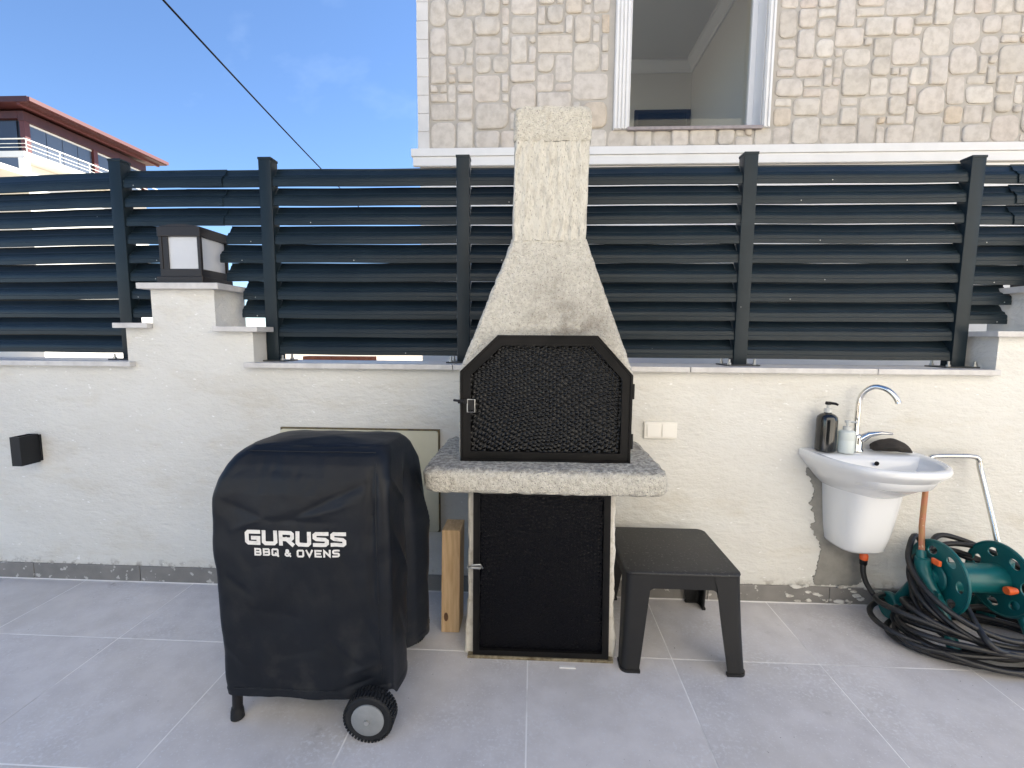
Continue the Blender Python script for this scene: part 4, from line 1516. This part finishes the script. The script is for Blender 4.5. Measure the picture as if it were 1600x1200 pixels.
def stone_mesh(x, z, w, h_, rnd):
    gp = rnd.uniform(0.004, 0.008)
    x0, x1, z0, z1 = x + gp, x + w - gp, z + gp, z + h_ - gp
    r = min(w, h_) * rnd.uniform(0.10, 0.28)
    pts = []
    jit = [(rnd.uniform(-0.006, 0.008), rnd.uniform(-0.006, 0.008)) for _ in range(4)]
    cs = [(x1, z0, -90, -1, 1), (x1, z1, 0, -1, -1), (x0, z1, 90, 1, -1), (x0, z0, 180, 1, 1)]
    for q, (cx, cz_, a0, dx, dz) in enumerate(cs):
        rr = r * rnd.uniform(0.6, 1.35)
        cx2, cz2 = cx + dx * (rr + abs(jit[q][0])), cz_ + dz * (rr + abs(jit[q][1]))
        for k in range(4):
            a = math.radians(a0 + 30 * k)
            pts.append((cx2 + rr * math.cos(a), cz2 + rr * math.sin(a)))
    cx, cz_ = (x0 + x1) / 2, (z0 + z1) / 2
    d = rnd.uniform(0.006, 0.022)
    tl, tk = rnd.uniform(-0.04, 0.04), rnd.uniform(-0.04, 0.04)

    def lay(s_, dep):
        return [(cx + (p[0] - cx) * s_, HY - dep - tl * (p[0] - cx) * (dep > 0) - tk * (p[1] - cz_) * (dep > 0), cz_ + (p[1] - cz_) * s_) for p in pts]
    s1 = 1 - 0.008 / min(w, h_)
    s2 = 1 - 0.030 / min(w, h_)
    return MB().loft([lay(1, -0.004), lay(1, d * 0.55), lay(s1, d * 0.88), lay(s2, d + 0.002)], False, True)


order = sorted(range(len(stones)), key=lambda q: ((stones[q][1] > 4.45) + (stones[q][0] > 4.5)) * 100 - stones[q][2] * stones[q][3])
rest = MB()
rnd = random.Random(5)
for n_, q in enumerate(order):
    sm = stone_mesh(*stones[q], rnd)
    if n_ < 298:
        obj('stone', sm, 'stone', hs, smooth=40)
    else:
        rest.add(sm.v, sm.f)
if rest.v:
    ro = obj('stone_cladding', rest, 'stone', hs, smooth=40)
    ro['kind'] = 'stuff'
# fluted white casing
for x0, x1 in ((0.690, 0.818), (2.002, 2.068)):
    cs = MB()
    cs.box(x0, x1, HY - 0.030, HY - 0.0005, 3.19, 5.08, 0.002)
    n_ = 4 if x1 - x0 > 0.1 else 2
    for k in range(n_):
        xx = x0 + (x1 - x0) * (k + 0.5) / n_
        cs.box(xx - 0.010, xx + 0.010, HY - 0.044, HY - 0.0305, 3.192, 5.078, 0.004)
    obj('casing', cs, 'white_paint', hs)
obj('casing', MB().box(0.69, 2.068, HY - 0.032, HY - 0.0005, 5.081, 5.20, 0.004), 'white_paint', hs)
wd = obj('window', MB().box(OX0 + 0.001, OX0 + 0.05, HY + 0.17, HY + 0.225, OZ0, OZ1 - 0.05).box(OX1 - 0.05, OX1 - 0.001, HY + 0.17, HY + 0.225, OZ0, OZ1 - 0.05)
         .box(OX0 + 0.001, OX1 - 0.001, HY + 0.17, HY + 0.225, OZ1 - 0.05, OZ1 - 0.001), 'window_white', hs)
obj('pane', MB().box(OX0 + 0.05, OX1 - 0.05, HY + 0.196, HY + 0.200, OZ0 + 0.001, OZ1 - 0.05), 'clear_glass', wd)
obj('sill', MB().box(OX0 - 0.005, OX1 + 0.001, HY - 0.045, HY + WT, OZ0 - 0.029, OZ0 - 0.001, 0.003), 'sill_stone', wd)
obj('reveal', MB().box(OX1 - 0.004, OX1 - 0.0005, HY + 0.002, HY + 0.168, OZ0, OZ1), 'window_white', wd)
# room behind the window
RX0, RX1, RY1, RZ0, RZ1 = HX0 + 0.26, 2.45, 8.0, 2.75, 5.64
obj('room_wall', MB().box(RX1, RX1 + 0.15, HY + WT, RY1 + 0.15, RZ0, RZ1).box(RX0, RX1, RY1, RY1 + 0.15, RZ0, RZ1), 'room_paint', hs)
obj('room_ceiling', MB().box(RX0, RX1 + 0.15, HY + WT, RY1 + 0.15, RZ1, RZ1 + 0.15), 'room_paint', hs)
obj('room_floor', MB().box(RX0, RX1 + 0.15, HY + WT, RY1 + 0.15, RZ0 - 0.15, RZ0), 'room_white', hs)
cv = MB()
pf = [(0, -0.15), (0.02, -0.15), (0.03, -0.11), (0.10, -0.03), (0.12, -0.02), (0.12, 0)]
cv.loft([[(RX1 - 0.002 - p[0], yy, RZ1 - 0.002 + p[1]) for p in pf + [(0, 0)]] for yy in (HY + WT + 0.01, RY1 - 0.01)])
cv.loft([[(xx, RY1 - 0.004 - p[0], RZ1 - 0.004 + p[1]) for p in pf + [(0, 0)]] for xx in (RX0 + 0.01, RX1 - 0.008)])
obj('crown_moulding', cv, 'room_white', hs)
dp = MB().box(1.62, 2.38, RY1 - 0.03, RY1 - 0.002, RZ0, 4.86)
do = obj('inner_door', dp, 'dark_room', hs)
obj('door_frame', MB().box(1.56, 1.62, RY1 - 0.045, RY1 - 0.002, RZ0, 4.92).box(2.38, 2.44, RY1 - 0.045, RY1 - 0.002, RZ0, 4.92).box(1.62, 2.38, RY1 - 0.045, RY1 - 0.002, 4.861, 4.92), 'lantern_brown', do)

# ------------------------------------------------------------------ far building at left
fb = thing('far_building', 'white building with red roof, glazed balcony and white railing at far left', 'building', (-21, 19, -0.1))
BX, BY0, BY1 = -18.0, 16.45, 21.6
obj('wall', MB().box(-27, BX, BY0, BY1, -0.12, 7.25), 'far_white', fb)
obj('balcony_slab', MB().box(-27, BX + 0.62, BY0 - 0.6, BY1 + 0.3, 7.26, 7.46), 'far_white', fb)
obj('balcony_slab', MB().box(-27, BX + 0.9, BY0 - 2.2, BY0 - 0.02, 6.55, 6.72), 'far_white', fb)
obj('parapet', MB().box(BX + 0.40, BX + 0.58, BY0 - 0.62, BY0 - 0.40, 6.73, 7.25), 'far_white', fb)
obj('balustrade_glass', MB().box(-27, BX + 0.40, BY0 - 0.58, BY0 - 0.55, 6.73, 7.25), 'far_glass', fb)
# glazed storey
obj('upper_room', MB().box(-26.8, BX - 0.12, BY0 + 0.15, BY1 - 0.1, 7.47, 9.0), 'far_dark', fb)
for y0, y1, n_ in ((BY0 + 0.22, 19.05, 4), (19.25, BY1 - 0.15, 4)):
    for k in range(n_):
        a, b = lerp(y0, y1, k / n_), lerp(y0, y1, (k + 1) / n_)
        obj('pane', MB().box(BX - 0.06, BX - 0.03, a + 0.012, b - 0.012, 7.5, 8.62), 'far_glass', fb)
    obj('top_rail', MB().box(BX - 0.07, BX - 0.01, y0, y1, 8.63, 8.69), 'far_white', fb)
for k in range(4):
    a = -18.35 - k * 1.6
    obj('pane', MB().box(a - 1.55, a, BY0 + 0.10, BY0 + 0.13, 7.5, 8.75), 'far_dark', fb)
for y in (BY0, 19.06, BY1 - 0.12):
    obj('post', MB().box(BX - 0.12, BX + 0.06, y, y + 0.18, 7.47, 8.98), 'far_post', fb)
obj('beam', MB().box(BX - 0.14, BX + 0.08, BY0 - 0.02, BY1 + 0.02, 8.70, 9.02), 'roof_red', fb)
obj('beam', MB().box(-27, BX - 0.15, BY0 - 0.02, BY0 + 0.2, 8.78, 9.02), 'roof_red', fb)
ea, eb, ec, ed = -27.5, BX + 0.72, BY0 - 0.45, BY1 + 0.5
rf = MB().loft([[(ea, ec, z), (eb, ec, z), (eb, ed, z), (ea, ed, z)] for z in (9.12, 9.30)] + [[(ea + 2.6, ec + 2.6, 9.9), (eb - 2.6, ec + 2.6, 9.9), (eb - 2.6, ed - 2.6, 9.9), (ea + 2.6, ed - 2.6, 9.9)]])
ro = obj('roof', rf, 'roof_red', fb)
obj('gutter', MB().box(BX + 0.722, BX + 0.82, BY0 - 0.45, BY1 + 0.5, 9.14, 9.27), 'far_post', ro)
obj('soffit_batten', MB().box(BX + 0.30, BX + 0.40, BY0 - 0.4, BY1 + 0.45, 9.05, 9.118), 'far_post', ro)
for z, r_ in ((7.90, 0.022), (7.74, 0.010), (7.62, 0.010)):
    obj('rail', MB().tube([(BX + 0.55, BY0 - 0.5, z), (BX + 0.55, BY1 + 0.2, z)], r_, 8).tube([(BX + 0.55, BY0 - 0.5, z), (-27, BY0 - 0.5, z)], r_, 8), 'far_white', fb)
for k in range(6):
    y = lerp(BY0 - 0.45, BY1 + 0.15, k / 5)
    obj('baluster', MB().tube([(BX + 0.55, y, 7.46), (BX + 0.55, y, 7.90)], 0.014, 8), 'far_white', fb)

# ------------------------------------------------------------------ overhead cable
A, B = Vector((-7.2, 9.4, 8.05)), Vector((-8.0, 18.0, 7.57))
A = Vector((-6.897, 9.0, 7.436))
B = Vector((-8.116, 18.0, 7.557))
pts = []
for k in range(41):
    t = -0.8 + 2.6 * k / 40
    p = A + (B - A) * t
    p.z += 0.10 * ((t - 0.5) ** 2 - 0.25)
    pts.append(p)
tag(obj('overhead_cable', MB().tube(pts, 0.020, 6), 'cable_black', None, smooth=60), 'thin black overhead cable crossing the blue sky', 'cable')

# ------------------------------------------------------------------ bricks lying behind the fence
random.seed(2)


def brick_stack(x0, n, y, z1, label):
    t = thing('brick_stack', label, 'bricks', (x0 + n * 0.1, y, -0.12), 'brick stacks behind the fence')
    r = 0
    z = -0.12
    while z < z1:
        for i in range(n):
            x = x0 + i * 0.205 + (0.02 if r % 2 else 0)
            obj('brick', MB().box(x, x + 0.198, y + random.uniform(0, 0.01), y + 0.2, z, z + 0.186, 0.008), 'brick_orange', t)
        z += 0.19
        r += 1


brick_stack(-3.35, 5, 6.6, 1.0, 'stack of orange bricks glimpsed under the fence left of the barbecue')
brick_stack(0.72, 2, 4.1, 1.0, 'stack of orange bricks glimpsed under the fence right of the barbecue')

# ------------------------------------------------------------------ unseen villa wall behind the camera, added to bounce sunlight in
vl = MB()
VY = -2.8
DX0, DX1, DZ = -1.7, 1.8, 2.35
vl.box(-2.6, DX0, VY - 0.3, VY, -0.12, 6.6).box(DX1, 11, VY - 0.3, VY, -0.12, 6.6).box(DX0, DX1, VY - 0.3, VY, DZ, 6.6).box(DX0, DX1, VY - 0.3, VY, -0.12, 0.0)
vo = struct(obj('villa_bounce_wall', vl, 'bounce_wall_white'))
for a, b in ((DX0, (DX0 + DX1) / 2 - 0.01), ((DX0 + DX1) / 2 + 0.01, DX1)):
    obj('dark_reflection_pane', MB().box(a, b, VY - 0.2, VY - 0.18, 0.0, DZ), 'dark_room', vo)  # dark panes added out of view so black metal mirrors something dark
